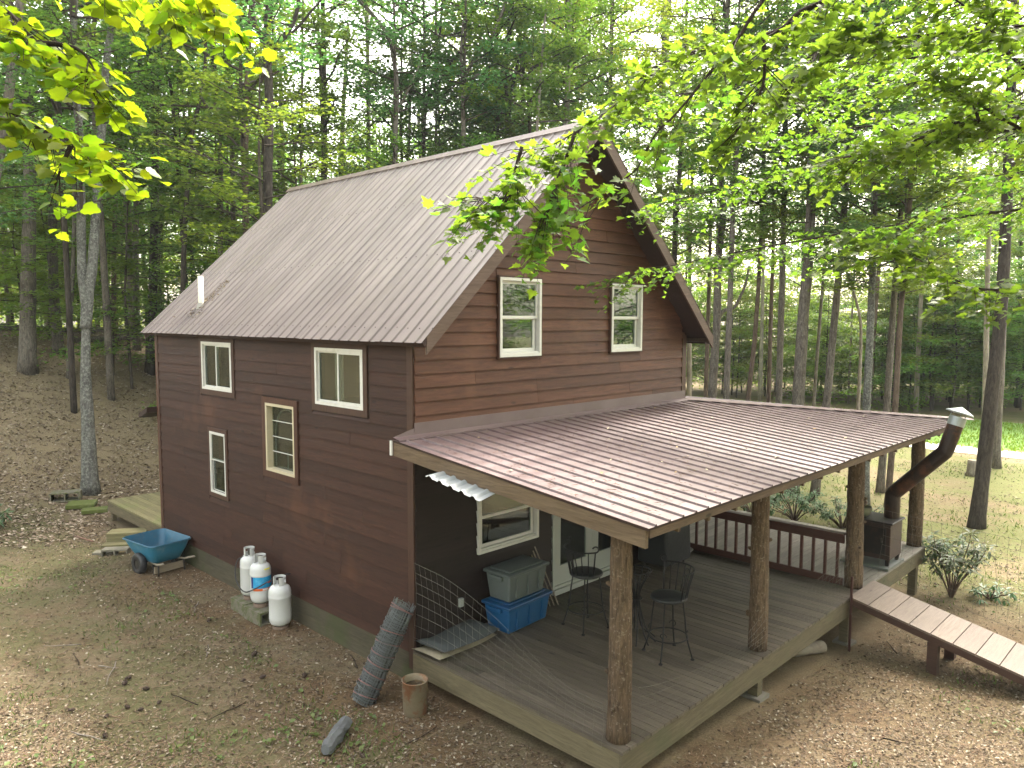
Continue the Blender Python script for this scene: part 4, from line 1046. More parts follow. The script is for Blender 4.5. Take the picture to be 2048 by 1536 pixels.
wire_net('tall wire fence running from the stove out beside the ramp', (7.75,-3.70,0), (8.0,-8.6,0), lambda u: 1.30-.35*u, lambda u: .05-.9*u, 30, 8, .0018)
tp = plain('rust_brown_steel_post', (.075,.03,.024), .7, .3)
for k, (x, y, z0, z1, lb) in enumerate(((6.38,-3.72,-.9,.40,'thin rusty steel post at the left edge of the ramp'),(7.32,-3.52,.0,1.40,'thin rusty steel post beside the third log post'))):
    tag(MB().box(x-.016,x+.016,y-.004,y+.004,z0,z1).box(x-.004,x+.004,y+.004,y+.034,z0,z1).build('fence_post', tp), lb, 'fence post')
# litter of needles and leaves on the roofs comes with the leaf litter below
for k, (y0_, y1_, z0_, lb) in enumerate(((1.28,1.46,3.42,'left'),(2.0,2.2,3.42,'right'))):
    cu = MB(); vs = []; nseg = 16
    for i in range(nseg+1):
        y = y0_+(y1_-y0_)*i/nseg; x = .17+.02*math.sin(i*1.9); vs += [(x,y,z0_),(x,y,4.18)]
    tag(cu.add(vs, [(2*i,2*i+1,2*i+3,2*i+2) for i in range(nseg)]).build('curtain', plain('pale_curtain', (.5,.47,.4), .9), None, True), 'pale curtain hanging inside the %s half of the upper side window nearest the porch' % ('right' if lb == 'left' else 'left'), 'curtain')

# ------------------------------------------------------------------ measured trunks and boughs (world metres)
TREES = [
 ('fork_main','lichen',0.216,[(0.42,15.41,-0.3),(0.48,15.57,1.49),(0.52,15.7,2.93),(0.59,15.77,4.07),(0.66,15.84,5.22)]),
 ('big_left','grey',0.278,[(1.08,24.18,2.74),(1.25,24.33,5.36),(1.44,24.47,8.13),(1.63,24.62,10.89),(1.69,24.89,13.66),(1.7,25.36,17.54)]),
 ('lean_topleft','grey',0.171,[(-2.3,15.95,-0.26),(-2.1,15.75,3.86),(-1.6,15.65,7.52),(-1.19,15.54,9.75),(-0.9,15.49,11.71),(-0.56,15.42,14.06)]),
 ('second_left','grey',0.201,[(2.68,26.15,3.31),(2.67,26.42,5.42),(2.77,26.61,7.82),(2.97,26.85,11.44),(3.27,27.28,17.45)]),
 ('thin_left','grey',0.085,[(2.31,23.74,2.46),(2.49,23.82,4.62),(2.73,23.9,7.26),(2.99,24.1,11.03)]),
 ('l228','brown',0.11,[(5.28,27.73,3.51),(5.53,27.99,7.69),(5.75,28.09,10.33),(6.11,28.34,15.38),(6.43,28.54,19.78)]),
 ('l275','grey',0.144,[(6.06,27.22,3.29),(6.26,27.5,7.27),(6.58,27.77,12.14),(6.94,27.94,16.56),(7.2,28.08,19.88)]),
 ('l300','dark',0.198,[(5.63,24.65,2.44),(5.81,24.73,4.62),(6.07,24.87,7.95),(6.31,25.03,11.28),(6.61,25.28,15.86),(6.85,25.45,19.19)]),
 ('curve_a','dark',0.098,[(6.0,21.84,1.27),(6.01,21.85,4.24),(6.12,21.99,6.2),(6.14,22.27,8.75),(6.17,22.7,12.48),(6.13,22.94,14.14),(5.82,23.36,14.87),(5.72,23.6,16.01),(5.87,23.64,17.57)]),
 ('curve_b','dark',0.106,[(4.66,18.9,0.3),(4.68,18.91,4.29),(4.87,19.06,7.11),(5.12,19.11,9.58),(5.34,19.09,11.35),(5.62,18.97,12.59),(5.82,18.93,14.0),(5.85,19.05,15.23),(6.08,18.99,16.65)]),
 ('l440','grey',0.128,[(7.01,20.89,0.79),(7.02,20.91,5.03),(7.17,21.1,7.77),(7.37,21.33,11.31),(7.34,21.64,13.66),(7.4,21.87,16.01),(7.57,21.96,18.17)]),
 ('l467','grey',0.118,[(7.41,20.51,0.61),(7.43,20.54,5.42),(7.61,20.84,9.34),(7.76,21.09,12.68),(7.82,21.29,14.84),(8.08,21.44,18.17)]),
 ('big_fork','dark',0.204,[(4.77,13.11,-0.78),(4.79,13.12,4.96),(4.94,13.24,7.22),(5.09,13.35,9.32),(5.23,13.44,11.28),(5.28,13.59,12.85),(5.35,13.61,13.68),(5.52,13.59,14.89)]),
 ('m648','dark',0.187,[(9.94,18.1,-0.37),(9.96,18.13,7.0),(10.19,18.36,10.73),(10.37,18.55,13.87),(10.5,18.74,16.42),(10.6,18.87,18.38)]),
 ('m735','pale',0.165,[(14.74,21.91,0.25),(14.77,21.94,7.93),(15.05,22.23,12.64),(15.24,22.46,16.17),(15.44,22.7,19.7)]),
 ('m790','grey',0.152,[(11.35,15.3,-0.94),(11.37,15.33,7.69),(11.57,15.59,11.48),(11.73,15.65,13.38),(11.67,15.92,15.09),(11.41,16.3,15.94),(10.71,17.17,17.17)]),
 ('m850','dark',0.112,[(13.43,16.11,-0.89),(13.45,16.14,8.31),(13.65,16.4,12.16),(13.89,16.36,13.78),(14.19,16.2,15.0),(14.36,16.2,16.41)]),
 ('m928','grey',0.138,[(13.85,14.28,-1.0),(13.87,14.3,8.59),(14.07,14.48,11.72),(14.21,14.6,13.88),(14.55,14.38,14.86),(15.1,13.93,15.85),(15.53,13.63,17.03),(15.87,13.42,18.2)]),
 ('m1000','dark',0.105,[(16.32,14.68,-1.0),(16.33,14.7,9.06),(16.5,15.0,12.82),(16.66,15.04,14.5),(16.92,14.95,15.96),(17.27,14.77,17.43),(17.5,14.71,18.89)]),
 ('m1020','dark',0.13,[(17.26,15.15,-1.0),(17.29,15.18,9.19),(17.57,15.4,13.29),(17.86,15.33,15.24),(18.27,15.13,16.96),(18.58,15.07,19.12)]),
 ('r1317','grey',0.167,[(22.31,10.85,-1.0),(22.34,10.86,4.68),(22.64,11.05,8.68),(22.91,11.13,11.57),(23.2,11.24,14.91),(23.55,11.37,18.91)]),
 ('r1355','dark',0.128,[(19.37,8.11,-1.0),(19.4,8.13,4.69),(19.72,8.28,8.61),(20.02,8.31,11.36),(20.28,8.41,14.3),(20.57,8.52,17.63)]),
 ('r1383','pale',0.118,[(24.86,10.6,-1.0),(24.91,10.64,0.92),(25.39,11.07,8.45),(25.7,11.19,11.98),(26.05,11.35,16.22)]),
 ('r1410','brown',0.089,[(19.92,6.92,-1.0),(19.95,6.94,-0.41),(20.27,7.09,3.51),(20.58,7.25,7.44),(20.87,7.44,11.36)]),
 ('r1432','grey',0.159,[(17.44,5.24,-1.0),(17.46,5.25,0.1),(17.6,5.32,1.94),(17.89,5.37,4.69),(18.03,5.46,6.69),(18.27,5.45,8.58),(18.32,5.66,10.7),(18.58,5.72,13.34)]),
 ('r1456','grey',0.111,[(16.85,4.36,-1.0),(16.87,4.37,-0.24),(17.04,4.47,1.97),(17.33,4.58,5.38),(17.58,4.69,8.27),(17.88,4.75,11.33),(18.23,4.78,14.56)]),
 ('r1508','brown',0.089,[(18.32,4.34,-1.0),(18.33,4.35,0.11),(18.49,4.4,1.87),(18.75,4.37,3.81),(19.01,4.39,6.11),(19.25,4.48,8.93),(19.54,4.63,12.47)]),
 ('r1540','brown',0.083,[(19.79,4.27,-1.0),(19.81,4.27,0.12),(19.94,4.33,1.71),(20.16,4.45,4.51),(20.38,4.55,7.26),(20.65,4.73,10.92)]),
 ('r1565','grey',0.124,[(19.07,3.57,-1.0),(19.09,3.57,0.11),(19.23,3.62,1.77),(19.47,3.74,4.7),(19.65,3.83,6.92),(19.82,3.95,9.29),(20.03,4.12,12.47),(20.27,4.31,16.0)]),
 ('r1600','grey',0.206,[(17.49,2.29,-1.0),(17.81,2.31,1.92),(18.1,2.35,4.7),(18.4,2.36,7.21),(18.61,2.46,9.78),(18.76,2.56,11.91),(19.0,2.72,15.19)]),
 ('r1640','grey',0.078,[(26.83,5.57,-1.0),(26.85,5.57,-0.64),(27.05,5.59,1.14),(27.44,5.62,4.7),(27.84,5.64,8.26),(28.2,5.76,12.26)]),
 ('r1665','grey',0.131,[(17.9,1.69,-1.0),(18.34,1.59,1.88),(18.6,1.57,3.89),(18.86,1.56,6.01),(19.17,1.56,8.62),(19.33,1.6,10.25)]),
 ('r1718','pale',0.089,[(24.13,2.67,-1.0),(24.15,2.67,-0.0),(24.27,2.69,1.21),(24.53,2.79,4.22),(24.47,3.01,5.49),(24.27,3.36,6.67)]),
 ('r1738','lichen',0.124,[(17.65,0.01,-1.0),(17.87,0.15,1.96),(18.15,0.24,5.02),(18.33,0.32,7.18),(18.5,0.43,9.49),(18.69,0.58,12.27),(18.87,0.68,14.59)]),
 ('r1780','grey',0.117,[(19.89,0.31,-1.0),(20.2,0.32,1.72),(20.52,0.36,4.71),(20.81,0.38,7.37),(21.08,0.39,9.69),(21.25,0.4,11.19)]),
 ('r1795','brown',0.092,[(17.89,-0.58,-1.0),(18.23,-0.56,1.96),(18.5,-0.5,4.71),(18.75,-0.5,6.85),(19.03,-0.48,9.3),(19.22,-0.42,11.43)]),
 ('r1972','pale',0.13,[(34.48,0.5,-1.4),(34.73,0.65,1.9),(35.08,0.88,6.6),(35.38,1.02,10.37),(35.73,1.25,15.08),(36.04,1.5,19.79)]),
 ('r_dark','dark',0.187,[(17.18,-3.13,-1.0),(17.4,-3.17,0.58),(17.71,-3.21,2.79),(17.98,-3.25,4.72),(18.15,-3.23,6.37),(18.37,-3.16,8.72),(18.57,-3.07,11.06),(18.79,-3.0,13.54)]),
 ('r1990','grey',0.175,[(27.41,-1.42,-1.0),(27.58,-1.36,0.85),(27.77,-1.33,2.79),(28.02,-1.24,5.5),(28.3,-1.11,8.98),(28.67,-0.96,13.23)]),
 ('r2030','dark',0.131,[(52.09,2.5,-1.81),(52.41,2.73,2.77),(52.69,2.84,6.04),(53.17,3.15,12.58)]),
]
LIMBS = {
 'M1': [(1.46, -7.46, 8.88), (0.59, -6.66, 8.09), (-0.27, -5.86, 7.38), (-0.42, -5.73, 7.22), (-0.56, -5.59, 7.13), (-0.68, -5.49, 6.99), (-0.85, -5.32, 6.92), (-0.99, -5.19, 6.87), (-1.17, -5.01, 6.81), (-1.3, -4.88, 6.74), (-1.41, -4.77, 6.67), (-1.56, -4.64, 6.47), (-1.71, -4.51, 6.3), (-1.85, -4.38, 6.18), (-2.02, -4.22, 6.06), (-2.16, -4.08, 6.04)] ,
 'M2': [(-0.69, -6.03, 7.17), (-1.06, -5.66, 7.13), (-1.19, -5.54, 6.98), (-1.28, -5.47, 6.8), (-1.39, -5.37, 6.62), (-1.51, -5.28, 6.43), (-1.65, -5.16, 6.21), (-1.76, -5.07, 6.07), (-1.86, -4.99, 5.83), (-1.96, -4.9, 5.72), (-2.07, -4.8, 5.62), (-2.2, -4.68, 5.51)] ,
 'M2b': [(-2.09, -4.58, 6.11), (-2.15, -4.54, 5.9), (-2.22, -4.49, 5.71), (-2.25, -4.48, 5.57), (-2.33, -4.42, 5.42)] ,
 'M2c': [(-2.3, -4.23, 6.02), (-2.34, -4.2, 5.84), (-2.37, -4.2, 5.66), (-2.49, -4.08, 5.62), (-2.57, -4.0, 5.64)] ,
 'M3': [(-0.87, -5.45, 6.9), (-0.88, -5.47, 6.6), (-0.93, -5.45, 6.43), (-1.01, -5.38, 6.26), (-1.08, -5.33, 6.12)] ,
 'M4': [(2.63, -7.51, 6.55), (1.82, -6.68, 6.45), (1.54, -6.39, 6.53), (1.35, -6.19, 6.51), (1.11, -5.97, 6.36), (0.85, -5.71, 6.27), (0.62, -5.49, 6.19)] ,
 'M5': [(2.53, -7.61, 4.9), (1.73, -6.77, 4.98), (1.42, -6.45, 5.01), (1.26, -6.28, 5.11), (1.11, -6.1, 5.24), (0.96, -5.93, 5.36), (0.8, -5.77, 5.4), (0.61, -5.57, 5.44)] ,
 'M6': [(1.95, -7.59, 6.04), (1.25, -6.77, 6.86), (1.12, -6.6, 7.1), (1.01, -6.47, 7.29), (0.87, -6.31, 7.44), (0.56, -5.95, 7.78)] ,
 'M7': [(2.42, -7.47, 7.43), (1.48, -6.52, 7.32), (0.85, -5.88, 7.23), (0.64, -5.66, 7.27), (0.48, -5.5, 7.25), (0.28, -5.32, 7.03), (0.11, -5.18, 6.76)] ,
 'M8': [(1.58, -6.73, 6.4), (1.39, -6.52, 6.56), (1.23, -6.33, 6.72), (1.05, -6.13, 6.85), (0.83, -5.91, 6.8)] ,
 'M9': [(1.31, -6.44, 6.47), (1.26, -6.37, 6.67), (1.14, -6.23, 6.81)] ,
 'L1': [(-5.74, -2.32, 6.8), (-5.42, -2.67, 6.62), (-5.31, -2.79, 6.56), (-5.25, -2.87, 6.46), (-5.19, -2.94, 6.36), (-5.12, -3.02, 6.31), (-5.04, -3.11, 6.22), (-4.96, -3.2, 6.1)] ,
 'L2': [(-5.78, -2.35, 6.2), (-5.45, -2.71, 6.04), (-5.37, -2.8, 5.99), (-5.28, -2.9, 5.91), (-5.19, -3.0, 5.84), (-5.07, -3.14, 5.79), (-5.02, -3.19, 5.75), (-4.92, -3.31, 5.67)] ,
 'L3': [(-5.48, -2.38, 7.28), (-5.03, -2.89, 6.94), (-4.76, -3.18, 6.79), (-4.57, -3.39, 6.7), (-4.4, -3.57, 6.66), (-4.31, -3.68, 6.52)] ,
 'L4': [(-5.07, -3.14, 5.79), (-5.12, -3.1, 5.66), (-5.17, -3.07, 5.51)] ,
 'L5': [(-5.16, -2.83, 6.4), (-5.04, -2.94, 6.39), (-4.96, -3.04, 6.33), (-4.9, -3.12, 6.15)] ,
}

# ------------------------------------------------------------------ foliage prototypes
def leaf_cloud(C, size, r_, flat=.55, droop=.25, aspect=.62):
    """one small folded leaf (two triangles) at every point of C."""
    n = len(C)
    N = np.stack([r_.normal(0, flat, n), r_.normal(0, flat, n), np.ones(n)], -1); N /= np.linalg.norm(N, axis=1)[:,None]
    a = r_.uniform(0, 2*np.pi, n); T = np.stack([np.cos(a), np.sin(a), -np.abs(r_.normal(0, droop, n))], -1)
    T -= N * (T*N).sum(1)[:,None]; T /= np.linalg.norm(T, axis=1)[:,None]; B = np.cross(N, T)
    s = size * r_.uniform(.6, 1.3, n)[:,None]
    p0 = C - T*s*.5; p2 = C + T*s*.5; m_ = C - T*s*.05
    p1 = m_ + B*s*aspect*.5 + N*s*.14; p3 = m_ - B*s*aspect*.5 + N*s*.14
    V = np.stack([p0,p1,p2,p3], 1).reshape(-1,3); i = np.arange(n)*4
    F = np.concatenate([np.stack([i,i+1,i+2],-1), np.stack([i,i+2,i+3],-1)], 0)
    return V, F
def ell(r_, n):
    d = r_.normal(0, 1, (n,3)); d /= np.linalg.norm(d, axis=1)[:,None]
    return d * (r_.uniform(0, 1, n)**.42)[:,None]
def make_canopy(seed, H, Rr, nl, size, ncl=5, lmin=.0, dn=1):
    r_ = np.random.default_rng(seed); q = random.Random(seed); pts = []; lm = MB()
    lm.tube([(0,0,0),(.1,.05,H*.5),(.05,-.1,H)], [.07,.045,.012], 6, False)
    for k in range(nl):
        z0 = H*(lmin + (.92-lmin)*k/nl); a = k*2.4 + q.uniform(-.5,.5); prof = math.sin(math.pi*min(1, .22+.72*z0/H))**.7
        ln = Rr*prof*q.uniform(.65,1.1); el = q.uniform(.15,.75)
        d = Vector((math.cos(a)*math.cos(el), math.sin(a)*math.cos(el), math.sin(el)))
        p = [Vector((0,0,z0)) + d*ln*t + Vector((0,0,-.12*ln*t*t)) + Vector((q.uniform(-.1,.1),q.uniform(-.1,.1),0))*ln*t*.6 for t in (0,.3,.6,.85,1)]
        lm.tube(p, [.045,.034,.024,.015,.006], 5, False)
        for j in range(ncl):
            t = .35 + .65*(j+.5)/ncl; c = p[0].lerp(p[-1], t)
            side = Vector((-d.y, d.x, 0))*q.uniform(-.45,.45)*ln*.6*t
            c2 = c + side + Vector((0,0,q.uniform(-.25,.35)))
            lm.tube([c, c2], [.013,.004], 4, False)
            m_ = int(q.uniform(20, 46)*dn); rad = np.array([1,1,.42])*q.uniform(.42,.80)
            pts.append(ell(r_, m_)*rad + np.array(c2))
    V, F = leaf_cloud(np.concatenate(pts), size, r_)
    return npmesh('crown', V, F), lm
def make_spray(seed, H, Rr, layers, size):
    """understorey sapling: flat leafy tiers with gaps between."""
    r_ = np.random.default_rng(seed); q = random.Random(seed); pts = []; lm = MB()
    lm.tube([(0,0,0),(.12,.05,H*.35),(-.05,.1,H*.7),(.05,0,H)], [.045,.035,.02,.006], 6, False)
    for k in range(layers):
        z0 = H*(.16+.82*(k+q.uniform(-.3,.3))/layers); a = k*2.1+q.uniform(-.6,.6); ln = Rr*(1-.55*(z0/H)**2)*q.uniform(.55,1.1)
        d = Vector((math.cos(a), math.sin(a), q.uniform(-.05,.35)))
        p = [Vector((0,0,z0)) + d*ln*t + Vector((0,0,-.16*ln*t*t)) for t in (0,.35,.7,1)]
        lm.tube(p, [.018,.013,.009,.004], 4, False)
        for j in range(9):
            t = .2+.8*(j+.5)/9; c = Vector((0,0,z0)) + d*ln*t + Vector((0,0,-.16*ln*t*t)); w = .55*ln*(1-.5*t)*.55
            m_ = int(q.uniform(14, 34)); s = np.stack([r_.normal(0, .26, m_), r_.normal(0, .26, m_), r_.normal(0, .09, m_)], -1)
            s += np.outer(r_.uniform(-w, w, m_), np.array([-d.y, d.x, 0])); pts.append(s + np.array(c))
    V, F = leaf_cloud(np.concatenate(pts), size, r_, .35)
    return npmesh('crown', V, F), lm
LM_mid = leafmat('forest_leaf_mid', (.050,.098,.026), (.072,.130,.034), (.098,.155,.040), (2.7,2.6,1.2), .54)
LM_cool = leafmat('forest_leaf_cool', (.044,.094,.040), (.060,.122,.050), (.082,.145,.060), (2.5,2.6,1.4), .52)
LM_warm = leafmat('forest_leaf_warm', (.066,.114,.024), (.092,.148,.028), (.120,.170,.036), (2.6,2.5,1.0), .56)
LM_bright = leafmat('sunny_edge_leaf', (.075,.125,.030), (.105,.160,.036), (.135,.185,.045), (2.5,2.5,1.1), .56)  # lighter leaf copy, sunlight on the wood edge put into the colour
branch_m = barkmat('branch_bark', (.035,.028,.022), (.085,.07,.055))
CAN = []; SPR = []; DEN = []
for s in range(5):
    me, lm = make_canopy(100+s, 10.5, 3.7, 24, .165, 6)
    lo = bpy.data.meshes.new('branches'); lo.from_pydata(lm.v, [], lm.f); lo.update(); lo.materials.append(branch_m); CAN.append((me, lo))
for s in range(4):
    me, lm = make_canopy(150+s, 9.0, 3.9, 26, .15, 7, 0, 1.9); me.materials.append((LM_mid, LM_warm, LM_cool, LM_warm)[s])
    lo = bpy.data.meshes.new('branches'); lo.from_pydata(lm.v, [], lm.f); lo.update(); lo.materials.append(branch_m); DEN.append((me, lo))
for s in range(4):
    me, lm = make_spray(200+s, 7.0, 2.9, 22, .14)
    lo = bpy.data.meshes.new('branches'); lo.from_pydata(lm.v, [], lm.f); lo.update(); lo.materials.append(branch_m); SPR.append((me, lo))
for kk, (me, lo) in enumerate(CAN): me.materials.append((LM_mid, LM_cool, LM_mid, LM_warm, LM_cool)[kk])
for kk, (me, lo) in enumerate(SPR): me.materials.append((LM_warm, LM_bright, LM_mid, LM_bright)[kk])
BARK = dict(
 grey=barkmat('grey_bark', (.040,.033,.027), (.185,.160,.132), (.25,.255,.215), .54, .68, .6, 13),
 dark=barkmat('dark_bark', (.018,.015,.012), (.082,.068,.056), scale=13),
 brown=barkmat('brown_bark', (.045,.032,.024), (.17,.126,.096), scale=13),
 pale=barkmat('pale_bark', (.13,.105,.085), (.30,.26,.215)),
 lichen=barkmat('lichen_bark', (.045,.042,.038), (.15,.145,.13), (.27,.285,.24), .46, .64, .75, 12))
tq = random.Random(77)
def ground_path(path): return [Vector(p) for p in path]
def add_crown(t, base, proto, h, sx, sz, rz):
    me, lo = proto
    for nm, dat in (('branches', lo), ('crown', me)):
        o = bpy.data.objects.new(nm, dat); col.objects.link(o); o.parent = t
        o.location = base + Vector((0,0,h)) if not isinstance(h, Vector) else h
        o.rotation_euler = (0,0,rz); o.scale = (sx,sx,sz)
def trunk_tree(name, label, path, r0, bark, group=None, crown=None, forks=(), flare=True, extend=19, cat='tree'):
    P = [Vector(p) for p in path]; b = P[0].copy()
    d = (P[-1]-P[-2]).normalized()
    if P[-1].z < extend and extend: P.append(P[-1] + d*((extend-P[-1].z)/max(.4, d.z)))
    sp = smoothpath(P, 4)
    zb, zt_ = sp[0].z, sp[-1].z
    rad = []
    for p in sp:
        h = p.z - zb; t = h/max(1, zt_-zb); rr_ = r0*(1.04-.62*t)
        if flare: rr_ *= 1 + .38*math.exp(-h/.32)
        rad.append(rr_)
    t_ = thing(name, label, cat, b, 0, group)
    sp2 = [p-b for p in sp]; sp2[0] = sp2[0] - Vector((0,0,.25))
    mb = MB().tube(sp2, rad, 11, True, .05, tq)
    for (fp, fr0) in forks:
        fp2 = smoothpath([Vector(p)-b for p in fp], 4); k = len(fp2)
        mb.tube(fp2, [fr0*(1-.55*i/k) for i in range(k)], 9, True, .05, tq)
    mb.build('trunk', BARK[bark], t_, True)
    if crown:
        for (h, proto, s, sz) in crown:
            # put the crown on the trunk line at that height
            c = min(sp2, key=lambda p: abs(p.z - h))
            add_crown(t_, None, proto, Vector((c.x, c.y, h)), s, sz, tq.uniform(0, 6.28))
    return t_
LBL = dict(
 fork_main='lichen covered grey tree forking into two trunks beyond the rear deck',
 big_left='stout grey trunk with flared foot on the leaf covered slope at far left',
 lean_topleft='grey trunk leaning inward along the left edge of the photo',
 second_left='tall grey trunk just right of the stout flared one on the slope',
 thin_left='thin sapling trunk on the slope beside the lichen covered forked tree',
 l228='slender brown trunk on the slope right of the lichen covered forked tree',
 l275='straight slim grey trunk standing left of the roof corner',
 l300='dark trunk with flared foot right beside the left wall of the cabin',
 curve_a='thin dark crooked trunk bending left above the roof vent pipe',
 curve_b='thin dark trunk curving right in an S above the roof vent pipe',
 l440='slim grey trunk behind the left roof edge, left one of a close pair',
 l467='slim grey trunk behind the left roof edge, right one of a close pair',
 big_fork='big dark trunk forking high up behind the left roof edge',
 m648='thick dark straight trunk behind the ridge, right of the big forked one',
 m735='pale straight trunk half hidden in leaves behind the ridge middle',
 m790='grey trunk with top bending sharply left behind the ridge',
 m850='dark slim trunk in dense leaves behind the ridge middle',
 m928='grey trunk splitting into a wide fork against the sky above the ridge',
 m1000='left of two dark slim trunks rising side by side above the ridge',
 m1020='right of two dark slim trunks rising side by side above the ridge',
 r1317='grey trunk against bright sky just right of the roof peak',
 r1355='dark trunk against bright sky right of the roof peak',
 r1383='pale slim trunk against bright sky right of the roof peak',
 r1410='slim brown trunk nearest the right eave tip',
 r1432='grey trunk with a crooked side branch beside the right eave tip',
 r1456='straight grey trunk standing right behind the crooked side branch',
 r1508='slim leaning brown trunk alone in the gap above the porch roof',
 r1540='slim brown trunk close to the left side of a thicker grey one',
 r1565='grey trunk with a slim brown one close on its left, above the porch roof',
 r1600='thickest grey trunk above the middle of the porch roof',
 r1640='thin grey sapling trunk just right of the thickest porch side trunk',
 r1665='leaning grey trunk, second big one right of the thickest trunk',
 r1718='pale thin trunk with a bent top above the porch roof',
 r1738='lichen spotted trunk right of the pale thin bent one',
 r1780='leaning grey trunk whose foot shows between the last two porch posts, left one',
 r1795='thin brown trunk whose foot shows between the last two porch posts, right one',
 r1972='pale distant trunk behind the dark leaning tree near the right edge',
 r_dark='dark leaning trunk in the yard beyond the rhododendron, nearest the right edge',
 r1990='grey trunk with flared foot behind the dark leaning tree by the lawn',
 r2030='short dark trunk beyond the lawn at the far right edge')
FORK = dict(
 fork_main=[([(.6,15.78,4.4),(0.65,15.81,5.08),(0.63,15.96,6.08),(0.72,16.1,8.08),(0.81,16.28,10.23),(0.79,16.51,11.95),(0.99,16.62,14.53),(1.1,16.7,18)],.15),([(.62,15.80,4.5),(0.72,15.8,5.4),(0.86,15.75,6.37),(1.01,15.77,7.8),(1.26,15.79,10.09),(1.46,15.83,11.95),(1.69,15.78,13.53),(1.9,15.79,16)],.16)],
 big_fork=[([(5.28,13.59,12.85),(5.12,13.81,13.38),(5.05,13.96,13.98),(5.13,14.0,16)],.10),([(5.30,13.56,12.7),(5.63,13.26,13.16),(5.95,13.02,13.83),(6.2,12.9,15.5)],.095),([(5.39,13.47,12.86),(5.9,13.01,13.38),(6.3,12.67,13.99),(6.7,12.3,14.6)],.05)],
 m928=[([(14.2,14.58,13.7),(14.19,14.74,14.86),(14.34,14.78,16.43)],.08),([(14.39,14.44,14.08),(15.04,13.84,14.67),(15.4,13.5,14.87)],.05)],
 r1432=[([(17.87,5.37,4.61),(18.06,5.23,5.01),(18.33,4.96,5.12),(18.54,4.81,5.58),(18.68,4.71,6.0),(18.79,4.66,6.6)],.075)],
 curve_b=[([(5.61,18.96,12.5),(5.8,18.7,11.97),(5.87,18.57,11.53)],.05)], m850=[([(13.92,16.33,13.7),(14.56,15.82,15.0),(15.03,15.43,15.81)],.06)], m790=[([(11.65,15.62,12.43),(12.24,15.19,13.95),(12.56,14.98,14.9)],.055)])
for (key, bark, r0, path) in TREES:
    path = [tuple(p) for p in path]; gz0 = gzf(path[0][0], path[0][1]); p0 = (path[0][0], path[0][1], gz0-.02)
    path = [p0] + [p for p in path[1:] if p[2] > gz0+.4]
    left = path[0][1] > 12 and path[0][0] < 12
    thick = r0 > .11
    cr_ = []
    if key.startswith('r') and key not in ('r_dark','r1990','r2030','r1972'):
        cr_.append((tq.uniform(6.2,9.0), tq.choice(DEN if tq.random() < .5 else CAN), tq.uniform(.55,.9), tq.uniform(.45,.7))); cr_.append((tq.uniform(11.0,12.5), tq.choice(CAN), tq.uniform(.8,1.1), tq.uniform(.6,.8)))
    elif key in ('r_dark','r1990','r1972','r2030'):
        cr_.append((9.5, tq.choice(DEN), .85, .8)); 
    elif thick:
        cr_.append((tq.uniform(6,8.5), tq.choice(CAN), tq.uniform(.75,1.05), tq.uniform(.5,.7))); cr_.append((tq.uniform(11.5,13.5), tq.choice(CAN), tq.uniform(1.0,1.3), tq.uniform(.7,.9)))
    elif tq.random() < .7:
        cr_.append((tq.uniform(6,9), tq.choice(CAN), tq.uniform(.6,.9), tq.uniform(.5,.8)))
        cr_.append((tq.uniform(12,14), tq.choice(DEN), tq.uniform(.9,1.2), tq.uniform(.6,.8)))
    fk = FORK.get(key, ())
    trunk_tree('forest_tree', LBL[key], path, r0, bark, None, cr_, fk, True, 0 if key in ('fork_main','r1718') else 18.5)

# the rest of the wood: look-alikes, placed at random but clear of the cabin and the yard
placed = [(p[3][0][0], p[3][0][1]) for p in TREES]
def free(x, y, dmin):
    return all((x-a)**2+(y-b)**2 > dmin*dmin for a, b in placed)
def view(x, y):
    v = Vector((x, y, CP.z)) - CP; d = v.dot(CF); return d, v.dot(CR)/d if d > 0 else 9
n_far = 0
FIX = [(18.5,13.2),(22.4,13.6),(28.6,18.4),(19.4,15.9),(26,19),(25.6,13.4),(20.2,19),(27.2,21.5),(33,31)]
while n_far < 125:
    d = 26 + 42*tq.random()**.9; la = tq.uniform(-.78,.78)
    x = CP.x + .717*d + .697*la*d; y = CP.y + .697*d - .717*la*d
    tall = bool(FIX)
    if FIX: x, y = FIX.pop(); la = 0; d = 36
    if la > .16 and d < 40 and x < 43.5: continue
    if la <= .16 and x > 0 and y < 12.5: continue
    if 29 < x < 43.5 and y < 27: continue
    if x > 43 and tq.random() < .55: continue
    if not free(x, y, .8 if tall else 1.7): continue
    placed.append((x, y)); g = gzf(x, y); r0 = tq.uniform(.07,.19)
    h = tq.uniform(24,27) if tall else tq.uniform(16,21); lean = (tq.uniform(-.8,.8), tq.uniform(-.8,.8))
    path = [(x,y,g-.05),(x+lean[0]*.2,y+lean[1]*.2,g+h*.3),(x+lean[0]*.5+tq.uniform(-.2,.2),y+lean[1]*.5,g+h*.65),(x+lean[0],y+lean[1],g+h)]
    cr_ = [(h*tq.uniform(.16,.46) if x < 40 else h*tq.uniform(.4,.6), tq.choice(CAN[:3] if tq.random() < .5 else CAN), tq.uniform(.9,1.35), tq.uniform(.85,1.2))]
    if tall: cr_ = [(h*.28, tq.choice(CAN), 1, 1), (h*.55, CAN[3] if n_far % 2 else DEN[3], 1.15, 1.1)]
    side = 'on the slope behind the cabin' if x < 22 else 'beyond the lawn on the right'
    bk_ = tq.choice(('grey','dark','brown','grey','pale'))
    trunk_tree('forest_tree', 'leafy tree with %s bark deep in the wood ' % bk_ + side, path, r0, bk_, 'trees deep in the wood ' + side, cr_, (), False, 0)
    n_far += 1
n_sap = 0
